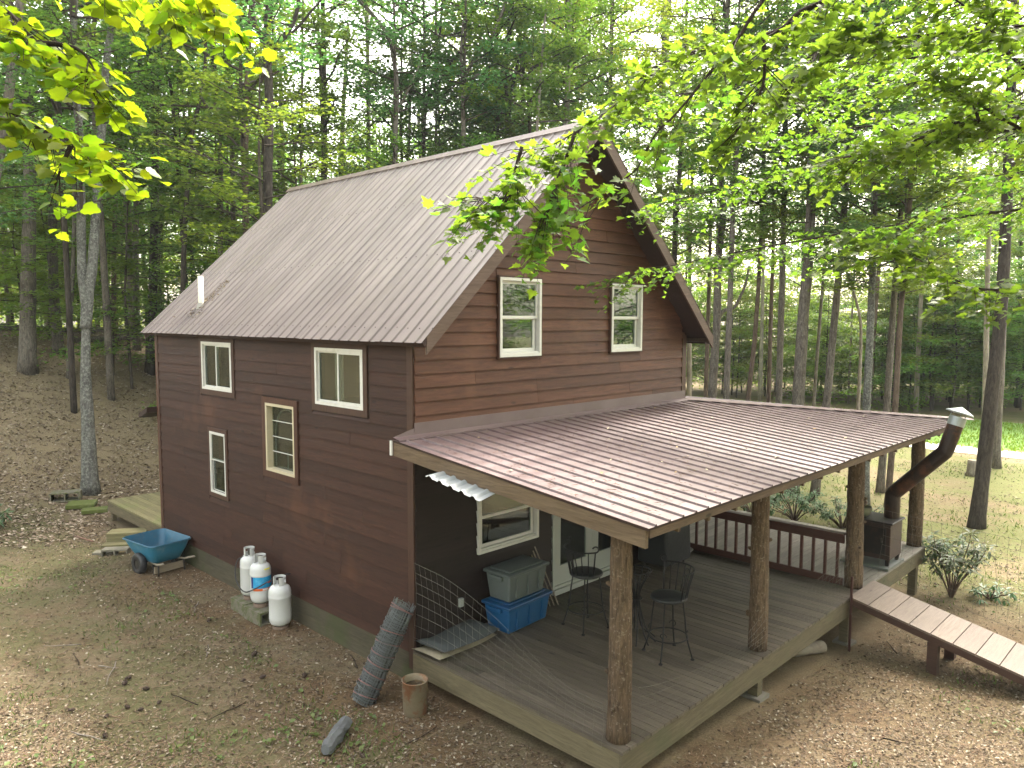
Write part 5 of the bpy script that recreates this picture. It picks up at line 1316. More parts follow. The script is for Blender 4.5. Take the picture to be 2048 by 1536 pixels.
def sapling(x, y, s, sz, proto, label, group):
    g = gzf(x, y); t = thing('understorey_sapling', label, 'sapling', (x,y,g-.05), 0, group)
    me, lo = proto; rz = tq.uniform(0,6.28)
    for nm, dat in (('stem', lo), ('crown', me)):
        o = bpy.data.objects.new(nm, dat); col.objects.link(o); o.parent = t; o.rotation_euler = (0,0,rz); o.scale = (s,s,sz)
while n_sap < 150:
    d = 22 + 42*tq.random(); la = tq.uniform(-.76,.76)
    if n_sap > 95: d = tq.uniform(44, 64); la = tq.uniform(.2,.78)
    x = CP.x + .717*d + .697*la*d; y = CP.y + .697*d - .717*la*d
    if (la > .16 and x < 43.8) or (29 < x < 43.8 and y < 27): continue
    if x < 4 and y < 25: continue
    if y < 13 and x < 43.8: continue
    if not free(x, y, .9): continue
    placed.append((x, y)); n_sap += 1
    side = 'among the trunks left of and behind the cabin' if x < 24 else 'along the far side of the lawn'
    sz_ = tq.uniform(.8,1.5); sapling(x, y, tq.uniform(.85,1.4)*(1.25 if x > 43 else 1), sz_, tq.choice(SPR), ('tall' if sz_ > 1.15 else 'low') + ' leafy sapling with tiered leaves ' + side, 'saplings ' + side)
# undergrowth that nobody could count
r_ = np.random.default_rng(6); pts = []
for k in range(300):
    x = r_.uniform(44, 62); y = r_.uniform(-26, 46); z = -1 + r_.uniform(0,1)**1.5*5.5*(.5+(x-43.6)/12)
    pts.append(ell(r_, 90)*np.array([1.1,1.1,.7])*r_.uniform(.7,1.4) + np.array([x,y,z+.3]))
V, F = leaf_cloud(np.concatenate(pts), .24, r_, .6)
tag(link('undergrowth', npmesh('undergrowth', V, F), LM_bright), 'dense leafy undergrowth along the wood edge beyond the lawn', 'undergrowth', None, 'stuff')
pts = []
for k in range(300):
    d = r_.uniform(38, 72); la = r_.uniform(-.74,.2); x = CP.x + .717*d + .697*la*d; y = CP.y + .697*d - .717*la*d
    pts.append(ell(r_, 80)*np.array([1.3,1.3,.55])*r_.uniform(.7,1.4) + np.array([x,y,gzf(x,y)+r_.uniform(.6,9)]))
V, F = leaf_cloud(np.concatenate(pts), .24, r_, .5)
tag(link('undergrowth', npmesh('undergrowth', V, F), LM_warm), 'leafy undergrowth between the trunks on the slope', 'undergrowth', None, 'stuff')
pts = []
for k in range(420):
    a = R(r_.uniform(-95,-28) if k % 2 else r_.uniform(105,190)); dd = r_.uniform(30, 52)
    pts.append(ell(r_, 60)*np.array([1.8,1.8,.9]) + np.array([2+dd*math.cos(a), -2+dd*math.sin(a), -.6+r_.uniform(0,1)**1.3*11]))
P_ = np.concatenate(pts); dd = (P_-np.array(CP)); P_ = P_[~((dd@np.array(CF) > 0) & (np.abs(dd@np.array(CR)) < .8*np.abs(dd@np.array(CF))))]
V, F = leaf_cloud(P_, .34, r_, .5)
tag(link('undergrowth', npmesh('undergrowth', V, F), LM_mid), 'leafy wood edge round the clearing, mirrored in the cabin windows', 'undergrowth', None, 'stuff')
# the wood closes round the clearing behind the photographer too: it shades the yard and shows in the panes
for k in range(54):
    for _ in range(200):
        if k % 2: a = tq.uniform(-100, -22); dd = tq.uniform(15, 48)
        else: a = tq.uniform(100, 205); dd = tq.uniform(26, 50)
        if k >= 40: a = tq.uniform(195, 285); dd = tq.uniform(15, 26)  # unseen denser trees added here to keep sky light off the porch
        x = 2+dd*math.cos(R(a)); y = -2+dd*math.sin(R(a)); v_ = view(x, y)
        if v_[0] > 0 and abs(v_[1]) < .80: continue
        if (x-CP.x)**2+(y-CP.y)**2 < 30: continue
        if free(x, y, 2.2): break
    placed.append((x, y)); g = gzf(x, y); h = tq.uniform(14,19); r0 = tq.uniform(.1,.2)
    trunk_tree('forest_tree', 'leafy tree of the wood round the clearing, mirrored in the cabin windows', [(x,y,g-.05),(x+.1,y,g+h*.5),(x+.2,y-.2,g+h)], r0, tq.choice(('grey','dark','brown')), 'trees of the wood round the clearing', [(h*tq.uniform(.15,.4), tq.choice(DEN if k >= 40 else CAN), tq.uniform(1,1.4), tq.uniform(.9,1.2))], (), False, 0)
# far wood that reads as one mass
r_ = np.random.default_rng(5); pts = []
for k in range(560):
    d = r_.uniform(74, 105); la = r_.uniform(-.86,.86); x = CP.x + .717*d + .697*la*d; y = CP.y + .697*d - .717*la*d
    z = gzf(x, y) + r_.uniform(0, 1)**1.35*19
    pts.append(ell(r_, 95)*np.array([2.6,2.6,1.5]) + np.array([x,y,z+.6]))
V, F = leaf_cloud(np.concatenate(pts), .55, r_, .7)
fo = link('far_wood', npmesh('far_wood', V, F), LM_bright); tag(fo, 'mass of distant leafy woodland closing the view between the trunks', 'woodland', None, 'stuff')

# ------------------------------------------------------------------ thin haze added to lift the dark far wood
hz = MB().box(-153, 203, -153, 203, -2.6, 38).build('haze', None)
hm = bpy.data.materials.new('lifting_haze'); hm.use_nodes = True
hn = hm.node_tree.nodes; hn.remove(hn['Principled BSDF'])
pv = hn.new('ShaderNodeVolumePrincipled'); pv.inputs['Color'].default_value = (.86,.93,.95,1); pv.inputs['Density'].default_value = .00035; pv.inputs['Anisotropy'].default_value = .2
hm.node_tree.links.new(pv.outputs[0], hn['Material Output'].inputs['Volume'])
hz.data.materials.append(hm); tag(hz, 'thin haze added to lighten the far trees', 'haze', None, 'stuff')

# ------------------------------------------------------------------ near boughs with real leaves
def leaf_shape(lobes):
    """outline of a lobed leaf of unit length as a fan round the midrib, gently cupped."""
    if lobes == 'maple':
        half = [(0,0),(.16,-.06),(.30,-.02),(.26,.10),(.50,.22),(.34,.34),(.40,.52),(.22,.50),(.14,.62),(.10,.80),(0,1.0)]
    else:
        half = [(0,0),(.20,-.05),(.36,.05),(.42,.22),(.50,.34),(.38,.48),(.42,.64),(.24,.72),(.16,.88),(0,1.0)]
    pts = half + [(-x, y) for x, y in reversed(half[1:-1])]
    V = [(0,.38,0)] + [(x, y, .22*abs(x) - .18*max(0,y-.4)**1.3) for x, y in pts]
    n = len(pts); F = [(0, 1+i, 1+(i+1)%n) for i in range(n)]
    return np.array(V), np.array(F)
MAPLE = leaf_shape('maple'); BROAD = leaf_shape('broad')
maple_m = leafmat('maple_leaf', (.055,.115,.022), (.078,.150,.026), (.105,.180,.032), (2.6,2.6,1.0), .56, .5, .3)
broad_m = leafmat('broad_leaf', (.075,.130,.014), (.105,.165,.016), (.135,.19,.020), (2.6,2.45,.55), .56, .42, .4)
twig_m = barkmat('twig_bark', (.020,.014,.011), (.055,.04,.03), None, scale=20)
def leaf_frame(q, p, out, size, tilt=.5):
    N = Vector((q.gauss(0,tilt), q.gauss(0,tilt), 1)).normalized()
    T = Vector((out.x + q.gauss(0,.55), out.y + q.gauss(0,.55), out.z*.4 - abs(q.gauss(.35,.3))))
    T = (T - N*T.dot(N)).normalized(); B = T.cross(N)
    return p, B*size, T*size, N*size
def bough_tree(name, label, trunk_base, trunk_top, r0, limbs, shape, mat, lsize, q, dens, spread, twig_len, drops, n_single=300, extra=()):
    b = Vector(trunk_base); t_ = thing(name, label, 'tree', b)
    mb = MB().tube([b-b-Vector((0,0,.2)), (Vector(trunk_top)-b)*.5+Vector((.1,.05,0)), Vector(trunk_top)-b], [r0*1.15, r0*.85, r0*.4], 12, True, .05, q)
    mb.build('trunk', BARK['grey'], t_, True)
    frames = []; lb_ = MB(); tw = MB()
    for key, (pl, r_l, join) in limbs.items():
        P = [Vector(p) for p in pl]
        if join:                                 # carry the limb back to the trunk
            axis = Vector(trunk_top)-b; hz = max(.35, min(.97, (P[0].z + .1 - b.z)/axis.z)); J = b + axis*hz
            P = [J, J.lerp(P[0], .5) + Vector((0,0,.15))] + P
        sp = smoothpath(P, 4); k = len(sp)
        lb_.tube([p-b for p in sp], [max(.0035, r_l*(1-.9*i/k)) for i in range(k)], 7, True, .04, q)
        ln = sum((sp[i+1]-sp[i]).length for i in range(k-1)); start = (4*2 if join else 0)
        nt = max(3, int(ln*dens.get(key, dens['all'])))
        for i in range(nt):
            u = start + (k-2-start)*(i+q.random())/nt; i0 = int(u); p = sp[i0].lerp(sp[min(i0+1,k-1)], u-i0)
            d = (sp[min(i0+1,k-1)]-sp[i0]).normalized(); a = q.uniform(0, 6.28)
            side = d.cross(Vector((0,0,1))).normalized()*q.choice((-1,1)); tl = twig_len*q.uniform(.45,1.15)
            dirv = (d*q.uniform(.25,.9) + side*q.uniform(.5,1) + Vector((0,0,q.uniform(-.55,.25)-drops.get(key,0)))).normalized()
            tp = [p, p+dirv*tl*.5+Vector((0,0,-.02)), p+dirv*tl+Vector((0,0,-.10*tl-.03))]
            tw.tube([x-b for x in tp], [.0045,.003,.0016], 4, False)
            nl_ = int(q.uniform(4, 9)*spread)
            for j in range(nl_):
                s = (j+.6)/nl_; c = tp[0].lerp(tp[2], min(1,.15+.85*s)); out = (dirv + Vector((q.gauss(0,.7), q.gauss(0,.7), q.gauss(-.1,.3)))).normalized()
                pe = c + out*q.uniform(.02,.07); 
                tw.tube([c-b, pe-b], [.0012,.0008], 3, False)
                frames.append(leaf_frame(q, pe, out, lsize*q.uniform(.62,1.12)))
    lb_.build('bough', twig_m, t_, True); tag(tw.build('twigs', twig_m, t_), kind='stuff')
    V0, F0_ = shape
    frames.sort(key=lambda f: (f[0]-CP).length)
    vis = [f for f in frames if abs((f[0]-CP).dot(CR)/(f[0]-CP).dot(CF)) < .68 and abs((f[0]-CP).dot(CU)/(f[0]-CP).dot(CF)) < .51]
    ids = set(id(f) for f in vis[:n_single])
    me = npmesh('leaf', V0, F0_); me.materials.append(mat)
    for f in vis[:n_single]:
        o = bpy.data.objects.new('leaf', me); col.objects.link(o); o.parent = t_
        p, B, T, N = f; mtx = Matrix.Identity(4)
        for r in range(3): mtx[r][0] = B[r]; mtx[r][1] = T[r]; mtx[r][2] = N[r]; mtx[r][3] = (p-b)[r]
        o.matrix_local = mtx
    rest = [f for f in frames if id(f) not in ids]
    if rest:
        Pm = np.array([f[0]-b for f in rest]); Bm = np.array([f[1] for f in rest]); Tm = np.array([f[2] for f in rest]); Nm = np.array([f[3] for f in rest])
        V = (Pm[:,None,:] + V0[None,:,0:1]*Bm[:,None,:] + V0[None,:,1:2]*Tm[:,None,:] + V0[None,:,2:3]*Nm[:,None,:]).reshape(-1,3)
        F = (F0_[None] + (np.arange(len(rest))*len(V0))[:,None,None]).reshape(-1,3)
        tag(link('foliage', npmesh('foliage', V, F), mat, t_), kind='stuff')
    return t_, len(frames)
q1 = random.Random(31)
RL = {k: (v, .028 if k in ('M1','M4','M6') else .016, k in ('M1','M4','M5','M6','M7')) for k, v in LIMBS.items() if k[0] == 'M'}
tbase = (3.7,-9.2,gzf(3.7,-9.2))
_, nA = bough_tree('maple_tree', 'leafy maple whose boughs hang over the roof peak and upper right of the view', tbase, (3.3,-8.7,11.5), .2, RL, MAPLE, maple_m, .102, q1, {'all': 26, 'M1': 14, 'M2': 11, 'M5': 14, 'M2b': 46, 'M2c': 64, 'M6': 14}, 1.3, .58, {'M2c': .2, 'M2b': .3})
# second maple a little further off fills the upper right
q2 = random.Random(8); b2 = Vector((8.9,-9.6,gzf(8.9,-9.6))); RL2 = {}
for k in range(13):
    h = 6.7 + .30*k; a = math.atan2(.717,-.697) + R(q2.uniform(-34,40)); ln = q2.uniform(6.5,10.5)
    p0 = b2 + Vector((-.3,.3,h+.6)); up_ = q2.uniform(-.02,.16); pl = []
    for j in range(8):
        t = j/7; wob_ = .25*math.sin(4*t+k)
        pl.append(tuple(p0 + Vector((math.cos(a)*ln*t - math.sin(a)*wob_, math.sin(a)*ln*t + math.cos(a)*wob_, up_*ln*t - .07*ln*t*t*1.6))))
    RL2['N%d' % k] = (pl, .03, False)
_, nB = bough_tree('maple_tree', 'second leafy maple with dense layered boughs across the upper right corner', tuple(b2), (8.5,-9.2,b2.z+12.5), .22, RL2, MAPLE, maple_m, .108, q2, {'all': 15.5}, 1.8, .95, {})
q3 = random.Random(15)
LLm = {k: (v, .02, k in ('L1','L2','L3')) for k, v in LIMBS.items() if k[0] == 'L'}
tb3 = (-7.3,-1.2,gzf(-7.3,-1.2))
_, nC = bough_tree('broadleaf_tree', 'tree with large bright yellow green leaves hanging in from the upper left corner', tb3, (-7.0,-1.4,9.5), .16, LLm, BROAD, broad_m, .106, q3, {'all': 15, 'L3': 15, 'L4': 16}, .8, .40, {'L4': .3, 'L3': .25})
print('leaves', nA, nB, nC)

# ------------------------------------------------------------------ rhododendrons and small plants
rh_m = leafmat('rhododendron_leaf', (.045,.085,.034), (.066,.112,.048), (.095,.14,.066), (1.6,1.8,.9), .15, .45, .4)
rh_old = leafmat('rhododendron_old_leaf', (.06,.04,.025), (.09,.06,.035), (.11,.085,.045), (1.5,1.3,.8), .15, .6, .3)
LONG = (np.array([(0,.5,-.02),(0,0,0),(.12,.25,.03),(.16,.55,.02),(.09,.85,-.06),(0,1,-.14),(-.09,.85,-.06),(-.16,.55,.02),(-.12,.25,.03)]), np.array([(0,1+i,1+(i+1)%8) for i in range(8)]))
stem_m = barkmat('shrub_stem', (.06,.04,.03), (.14,.1,.075))
def shrub(name, label, base, h, w, nst, nwh, lsize, q, single=True, group=None):
    b = Vector(base); t_ = thing(name, label, 'shrub', b, 0, group); st_ = MB(); fr = []
    for k in range(nst):
        a = 6.283*k/nst + q.uniform(-.3,.3); rr_ = w*q.uniform(.25,1); hh = h*q.uniform(.62,1)*(1-.25*(rr_/w)**2)
        p = [Vector((0,0,-.05)), Vector((math.cos(a)*rr_*.35, math.sin(a)*rr_*.35, hh*.4)), Vector((math.cos(a)*rr_*.8, math.sin(a)*rr_*.8, hh*.75)), Vector((math.cos(a)*rr_, math.sin(a)*rr_, hh))]
        st_.tube(smoothpath(p, 3), [.018*(1-.07*i) for i in range(10)], 6)
        for m_ in range(nwh):
            tt = 1 - m_*.22/max(1,nwh-1)*2; c = p[1].lerp(p[3], max(.1, tt)) + Vector((q.gauss(0,.1), q.gauss(0,.1), q.gauss(0,.05)))*(1 if m_ else 0)
            nl_ = q.randint(5, 10)
            for j in range(nl_):
                aa = 6.283*j/nl_ + q.uniform(-.5,.5); el = q.uniform(-.7,.6) if m_ < nwh-1 else q.uniform(-1.1,-.3)
                T = Vector((math.cos(aa)*math.cos(el), math.sin(aa)*math.cos(el), math.sin(el))); N = Vector((-math.cos(aa)*math.sin(el), -math.sin(aa)*math.sin(el), math.cos(el)))
                s = lsize*q.uniform(.5,1.2); fr.append((c + T*.02, T.cross(N)*s, T*s, N*s, m_ == nwh-1 and q.random() < .75))
    st_.build('stems', stem_m, t_, True)
    mes = []
    for mt in (rh_m, rh_old):
        me = npmesh('leaf', *LONG); me.materials.append(mt); mes.append(me)
    if single:
        for f in fr[:300]:
            o = bpy.data.objects.new('leaf', mes[1 if f[4] else 0]); col.objects.link(o); o.parent = t_
            mx_ = Matrix.Identity(4)
            for r in range(3): mx_[r][0] = f[1][r]; mx_[r][1] = f[2][r]; mx_[r][2] = f[3][r]; mx_[r][3] = f[0][r]
            o.matrix_local = mx_
        fr = fr[300:]
    if fr:
        V0, F0_ = LONG; Pm, Bm, Tm, Nm = [np.array([f[i] for f in fr]) for i in range(4)]
        V = (Pm[:,None,:] + V0[None,:,0:1]*Bm[:,None,:] + V0[None,:,1:2]*Tm[:,None,:] + V0[None,:,2:3]*Nm[:,None,:]).reshape(-1,3)
        F = (F0_[None] + (np.arange(len(fr))*len(V0))[:,None,None]).reshape(-1,3)
        tag(link('foliage', npmesh('foliage', V, F), rh_m, t_), kind='stuff')
    return t_
q4 = random.Random(12)
shrub('rhododendron', 'rhododendron with drooping brown lower leaves standing right of the ramp', (10.75,-4.15,gzf(10.7,-4.1)), 1.42, .82, 14, 7, .18, q4)
for k, (x, y, s, lb) in enumerate(((14.2,2.0,.8,'pale leafy rhododendron behind the porch railing, leftmost of three'),(14.3,.75,1,'pale leafy rhododendron behind the middle of the porch railing'),(14.5,-.5,.85,'pale leafy rhododendron seen beside the third log post'))):
    shrub('rhododendron', lb, (x,y,gzf(x,y)), 1.05*s, 1.1, 20, 6, .14, q4, False, 'rhododendrons behind the railing')
shrub('low_plant', 'small low bluish green plant on the ground right of the rhododendron', (11.2,-4.75,gzf(11.2,-4.7)), .28, .36, 9, 2, .15, q4, False)
shrub('low_plant', 'low green plant at the far left edge of the yard', (-2.6,13.6,gzf(-2.6,13.6)), .6, .8, 12, 2, .2, q4, False)
# tree stump
stp = thing('tree_stump', 'short pale cut stump standing in the sandy yard beyond the flue', 'stump', (25.2,-1.15,-1.02))
MB().tube([(0,0,0),(0,0,.15),(.01,0,.42),(.01,0,.58)], [.24,.19,.175,.17], 14, True, .05, q4).build('stump_body', BARK['pale'], stp, True)
MB().lathe([(0,.582),(.155,.582),(.15,.588),(0,.589)], 16, (.01,0,0), False).build('cut_face', plain('cut_wood', (.33,.27,.19), .8), stp)
for k, (x, y, a, ln) in enumerate(((3.6,27.5,20,5),(5.0,31.5,-30,4),(1.2,29,10,4))):
    z = gzf(x, y)+.14; d = Vector((math.cos(R(a)), math.sin(R(a)), 0))
    lb = ('fallen grey log lying on the slope behind the stout flared trunk','long fallen log high on the slope among the trunks','short fallen log at the far left of the slope')[k]
    e_ = Vector((x,y,z))+d*ln; e_.z = gzf(e_.x, e_.y)+.12
    tag(MB().tube([(x,y,z), Vector((x,y,z)).lerp(e_,.5)+Vector((0,0,.05)), e_], [.14,.12,.09], 9, True, .06, q4).build('fallen_log', BARK['grey'], None, True), lb, 'log')

# ------------------------------------------------------------------ leaf litter, needles, tufts, cones, sticks
def scatter(n, dmin, dmax, keep, r_, power=1.6):
    d = dmin + (dmax-dmin)*r_.uniform(0,1,n)**power; la = r_.uniform(-.74,.74,n)
    x = CP.x + .717*d + .697*la*d; y = CP.y + .697*d - .717*la*d
    k = keep(x, y, r_); return x[k], y[k]
inside = lambda x, y: (x > -.04) & (x < 10.7) & (y > -3.68) & (y < 12.9) & ~((x > 6.1) & (y > 9.2))
def flat_leaves(x, y, size, r_, asp=.55, lift=.012, tilt=.35, smin=.5):
    z = gz(x, y) + bumps(x, y) + lift; n = len(x)
    N = np.stack([r_.normal(0,tilt,n), r_.normal(0,tilt,n), np.ones(n)], -1); N /= np.linalg.norm(N,axis=1)[:,None]
    a = r_.uniform(0,2*np.pi,n); T = np.stack([np.cos(a),np.sin(a),np.zeros(n)],-1); T -= N*(T*N).sum(1)[:,None]; B = np.cross(N,T)
    s = (size*r_.uniform(smin,1.4,n))[:,None]; c = np.stack([x,y,z],-1)
    p0 = c-T*s*.5; p2 = c+T*s*.5; cu_ = min(1, asp*1.6); p1 = c+B*s*asp*.5+N*s*.10*cu_; p3 = c-B*s*asp*.5+N*s*.14*cu_
    V = np.stack([p0,p1,p2,p3],1).reshape(-1,3); i = np.arange(n)*4
    return V, np.concatenate([np.stack([i,i+1,i+2],-1), np.stack([i,i+2,i+3],-1)],0)
def littermat(name, stops):
    mt, n, l, b = newmat(name); geo = n.new('ShaderNodeNewGeometry')
    cr = ramp(n, stops); l.new(geo.outputs['Random Per Island'], cr.inputs[0]); l.new(cr.outputs[0], b.inputs['Base Color'])
    b.inputs['Roughness'].default_value = .85; b.inputs['Specular IOR Level'].default_value = .2; return mt
lit_m = littermat('dead_leaf', [(0,(.045,.031,.021)),(.3,(.095,.069,.045)),(.62,(.15,.115,.077)),(.86,(.225,.18,.125)),(1,(.40,.35,.27))])
r5 = np.random.default_rng(42)
hill = lambda x, y: ss(9.5,14,y)*(x < 14)
lit_ground = lambda x, y: np.clip(np.maximum((-2.4-.35*(y+.4)-x)/1.06, (-4.15-.42*(x-1.9)-y)/1.08)*1.6, 0, 1)  # ground beyond the cabin's shadow edge; denser litter marks it as sunlit
x, y = scatter(260000, 6.6, 40, lambda x, y, r_: ~inside(x,y) & (r_.uniform(0,1,len(x)) < np.clip(.30 + .7*hill(x,y) + .6*lit_ground(x,y) + .5*((x > 2.5) & (x < 9) & (y > -6.6) & (y < -3.9)) + .35*((x > -2.2) & (x < 0)), 0, 1)*(1-.75*ss(12,17,x))), r5, 1.35)
V, F = flat_leaves(x, y, .047, r5)
tag(link('leaf_litter', npmesh('leaf_litter', V, F), lit_m), 'brown and tan dead leaves strewn over the ground', 'leaves', None, 'stuff')
lit2_m = littermat('slope_dead_leaf', [(0,(.15,.11,.078)),(.4,(.23,.175,.125)),(.7,(.31,.245,.18)),(.9,(.40,.33,.25)),(1,(.50,.44,.35))])  # paler copy of the dead leaf colours, light on the slope put in
x, y = scatter(90000, 17, 42, lambda x, y, r_: ~inside(x,y) & (hill(x,y) > r_.uniform(.05,.9,len(x))) & (x < 16), r5, 1.0)
V, F = flat_leaves(x, y, .11, r5)
tag(link('leaf_litter', npmesh('leaf_litter', V, F), lit2_m), 'pale and brown dead leaves covering the wooded slope', 'leaves', None, 'stuff')
x, y = scatter(30000, 15, 36, lambda x, y, r_: ~inside(x,y) & (x > 10.8) & (x < 30.2) & (y < 12) & (r_.uniform(0,1,len(x)) < .45 + .4*np.sin(x*.9+y*.5)*np.sin(y*.7-x*.3)), r5, 1.0)
V, F = flat_leaves(x, y, .085, r5)
tag(link('leaf_litter', npmesh('leaf_litter', V, F), lit_m), 'dead leaves thinly scattered over the sandy yard', 'leaves', None, 'stuff')
nd_m = littermat('pine_needle', [(0,(.08,.045,.028)),(.5,(.17,.105,.065)),(1,(.29,.20,.13))])
x, y = scatter(110000, 6.6, 26, lambda x, y, r_: ~inside(x,y) & (r_.uniform(0,1,len(x)) < .75), r5, 1.3)
V, F = flat_leaves(x, y, .13, r5, .045, .016, .2)
tag(link('pine_needles', npmesh('pine_needles', V, F), nd_m), 'reddish brown pine needles strewn over the ground', 'needles', None, 'stuff')
# blades of grass and weeds in loose patches
def patch(x, y): return np.sin(x*1.13+1.7*np.sin(y*.61))*np.sin(y*.93+1.1*np.sin(x*.7)) + .5*np.sin(x*3.1+y*2.3)*np.sin(y*2.9-x)
gr_keep = lambda x, y, r_: ~inside(x,y) & (patch(x,y) + r_.normal(0,.28,len(x)) > .28) & ((y < 11) | (x > 13)) & ~((x > -1.0) & (x < 9) & (y > -5.2) & (y < 10))
x, y = scatter(30000, 6.8, 24, gr_keep, r5, 1.3); n = len(x)
z = gz(x,y)+bumps(x,y); a = r5.uniform(0,6.28,n); h = r5.uniform(.03,.10,n); w = r5.uniform(.006,.016,n); ln_ = r5.normal(0,.05,(n,2))
b0 = np.stack([x-np.cos(a)*w, y-np.sin(a)*w, z-.01],-1); b1 = np.stack([x+np.cos(a)*w, y+np.sin(a)*w, z-.01],-1); tp_ = np.stack([x+ln_[:,0], y+ln_[:,1], z+h],-1)
V = np.stack([b0,b1,tp_],1).reshape(-1,3); F = np.arange(3*n).reshape(-1,3)
xx, yy = scatter(26000, 15, 36, lambda x, y, r_: ~inside(x,y) & (x > 11) & (x < 30.3) & (y < 14) & (patch(x*.6, y*.6) + r_.normal(0,.3,len(x)) > .15), r5, 1.0); m2 = len(xx)
zz = gz(xx,yy)+bumps(xx,yy); a2 = r5.uniform(0,6.28,m2); h2 = r5.uniform(.04,.13,m2); w2 = r5.uniform(.010,.022,m2); l2 = r5.normal(0,.06,(m2,2))
V2 = np.stack([np.stack([xx-np.cos(a2)*w2, yy-np.sin(a2)*w2, zz-.01],-1), np.stack([xx+np.cos(a2)*w2, yy+np.sin(a2)*w2, zz-.01],-1), np.stack([xx+l2[:,0], yy+l2[:,1], zz+h2],-1)],1).reshape(-1,3)
V = np.concatenate([V, V2]); F = np.arange(len(V)).reshape(-1,3)
gb_m = leafmat('grass_blade', (.06,.10,.025), (.09,.14,.035), (.13,.17,.05), (1.8,2,.8), .25)
tag(link('grass_tufts', npmesh('grass_tufts', V, F), gb_m), 'thin green grass and weeds in loose patches', 'grass', None, 'stuff')
x, y = scatter(5200, 6.8, 16, gr_keep, r5, 1.2); V, F = flat_leaves(x, y, .075, r5, .7, .045, .3)
tag(link('low_weeds', npmesh('low_weeds', V, F), gb_m), 'small flat green weeds between the dead leaves', 'weeds', None, 'stuff')
x = r5.uniform(31.8, 42.8, 26000); y = r5.uniform(-14, 40, 26000); n = len(x); z = np.full(n, -.985); a = r5.uniform(0,6.28,n); w = np.full(n,.03); ln_ = r5.normal(0,.07,(n,2)); h = r5.uniform(.06,.2,n)
b0 = np.stack([x-np.cos(a)*w, y-np.sin(a)*w, z],-1); b1 = np.stack([x+np.cos(a)*w, y+np.sin(a)*w, z],-1); tp_ = np.stack([x+ln_[:,0], y+ln_[:,1], z+h],-1)
V = np.stack([b0,b1,tp_],1).reshape(-1,3)
lb_m = leafmat('lawn_blade', (.10,.20,.03), (.14,.25,.035), (.19,.29,.05), (1.8,1.9,.7), .3)
tag(link('lawn_blades', npmesh('lawn_blades', V, np.arange(3*n).reshape(-1,3)), lb_m), 'bright green blades of the mown lawn', 'grass', None, 'stuff')
# debris on the two roofs
def roof_debris(n, fn, size, r_, tilt, lift, asp):
    P, Nn, S_ = fn(n, r_); a = r_.uniform(0,6.28,n); T = np.stack([np.cos(a),np.sin(a),np.zeros(n)],-1)
    N = Nn + r_.normal(0,tilt,(n,3)); N /= np.linalg.norm(N,axis=1)[:,None]; T -= N*(T*N).sum(1)[:,None]; B = np.cross(N,T); s = (size*r_.uniform(.4,1.3,n))[:,None]
    c = P + Nn*lift; p0 = c-T*s*.5; p2 = c+T*s*.5; p1 = c+B*s*asp*.5+N*s*.05; p3 = c-B*s*asp*.5+N*s*.05
    V = np.stack([p0,p1,p2,p3],1).reshape(-1,3); i = np.arange(n)*4
    return V, np.concatenate([np.stack([i,i+1,i+2],-1), np.stack([i,i+2,i+3],-1)],0)
def on_porch(n, r_):
    x = np.clip(np.concatenate([-.3+ r_.uniform(0,1,n//2)**1.3*7, r_.uniform(-.3,9.5,n-n//2)]), -.3, 9.6); y = -.1 - 3.95*r_.uniform(0,1,n)**.8
    y = np.minimum(y, np.where(x > 7, -(x-7)-.15, -.1)); y = np.maximum(y, -4.1)
    return np.stack([x,y,ZT+y*(ZT-ZL)/PD+.006],-1), np.tile(np.array(ns),(n,1)), None
V1, F1_ = roof_debris(1500, on_porch, .09, r5, .15, .016, .07); tag(link('roof_needles', npmesh('roof_needles', V1, F1_), nd_m), 'pine needles scattered over the porch roof', 'needles', None, 'stuff')
V1, F1_ = roof_debris(70, on_porch, .065, r5, .3, .02, .6); tag(link('roof_leaves', npmesh('roof_leaves', V1, F1_), littermat('pale_dead_leaf', [(0,(.25,.16,.09)),(.5,(.42,.33,.2)),(1,(.6,.54,.4))])), 'pale dead leaves scattered over the porch roof', 'leaves', None, 'stuff')
def by_vent(n, r_):
    t = r_.uniform(-.55,1,n); side = r_.normal(0,.10,n)*(1+np.maximum(0,-t)*2.6); p = np.array(vp)[None] + np.array(sl)[None]*(t*.75+.02)[:,None] + np.array([0,1,0])[None]*(side-.06)[:,None]
    return p, np.tile(np.array(nl),(n,1)), None
V1, F1_ = roof_debris(240, by_vent, .075, r5, .35, .022, .45); tag(link('vent_leaves', npmesh('vent_leaves', V1, F1_), lit_m), 'dead leaves and needles caught behind the roof vent pipe', 'leaves', None, 'stuff')
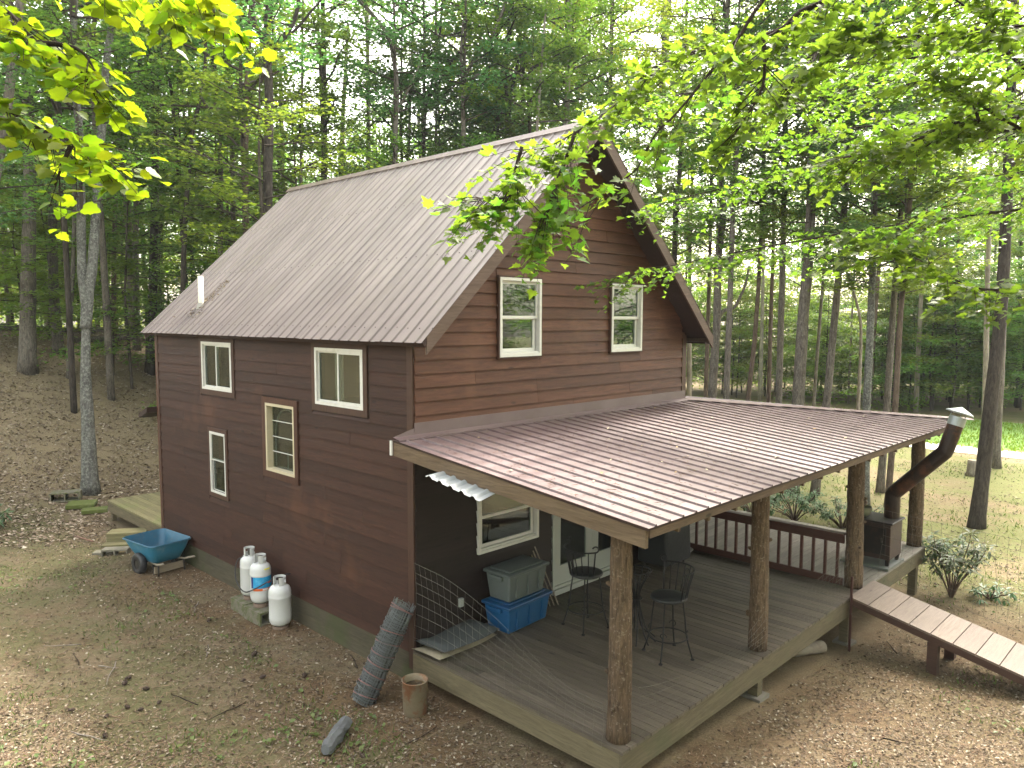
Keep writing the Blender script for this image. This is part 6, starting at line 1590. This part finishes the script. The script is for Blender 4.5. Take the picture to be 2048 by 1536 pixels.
cone_m = plain('pine_cone', (.055,.035,.025), .85, var=.4, scale=60)
cp_ = random.Random(19)
cme = MB(); 
for k in range(7):
    z = k/6; r_k = .5*math.sin(math.pi*(.12+.8*z))
    for j in range(8):
        a = j*.785+k*.4; cme.add([(r_k*.5*math.cos(a-.4),r_k*.5*math.sin(a-.4),z),(r_k*.5*math.cos(a+.4),r_k*.5*math.sin(a+.4),z),(r_k*1.15*math.cos(a),r_k*1.15*math.sin(a),z+.09)],[(0,1,2)])
cme.lathe([(0,0),(.2,.1),(.33,.45),(.2,.9),(0,1)], 8, (0,0,0), False)
cme_ = bpy.data.meshes.new('pine_cone'); cme_.from_pydata(cme.v, [], cme.f); cme_.update(); cme_.materials.append(cone_m)
k = 0
while k < 15:
    d = cp_.uniform(8.6, 13); la = cp_.uniform(-.62, .3); x = CP.x+.717*d+.697*la*d; y = CP.y+.697*d-.717*la*d
    if bool(inside(np.array(x), np.array(y))): continue
    o = bpy.data.objects.new('pine_cone', cme_); col.objects.link(o); s = cp_.uniform(.055,.10); o.scale = (s,s,s*1.15)
    o.location = (x, y, gzf(x,y)+.045); o.rotation_euler = (R(90)+cp_.uniform(-.2,.2), 0, cp_.uniform(0,6.28)); tag(o, 'small dark pine cone lying on the leafy ground', 'pine cone', 'pine cones on the ground'); k += 1
k = 0
while k < 14:
    d = cp_.uniform(8.7, 13.5); la = cp_.uniform(-.62, .55); x = CP.x+.717*d+.697*la*d; y = CP.y+.697*d-.717*la*d
    if bool(inside(np.array(x), np.array(y))): continue
    a = cp_.uniform(0,6.28); ln = cp_.uniform(.25,.75); pts = []
    for j in range(5):
        xx = x+math.cos(a)*ln*(j/4-.5)+cp_.uniform(-.02,.02); yy = y+math.sin(a)*ln*(j/4-.5)+cp_.uniform(-.02,.02); pts.append((xx,yy,gzf(xx,yy)+.03))
    tag(MB().tube(pts, [.009,.010,.008,.006,.004], 6).build('fallen_stick', twig_m if k % 2 else BARK['pale'], None, True), 'thin fallen stick lying on the leafy ground', 'stick', 'sticks on the ground'); k += 1
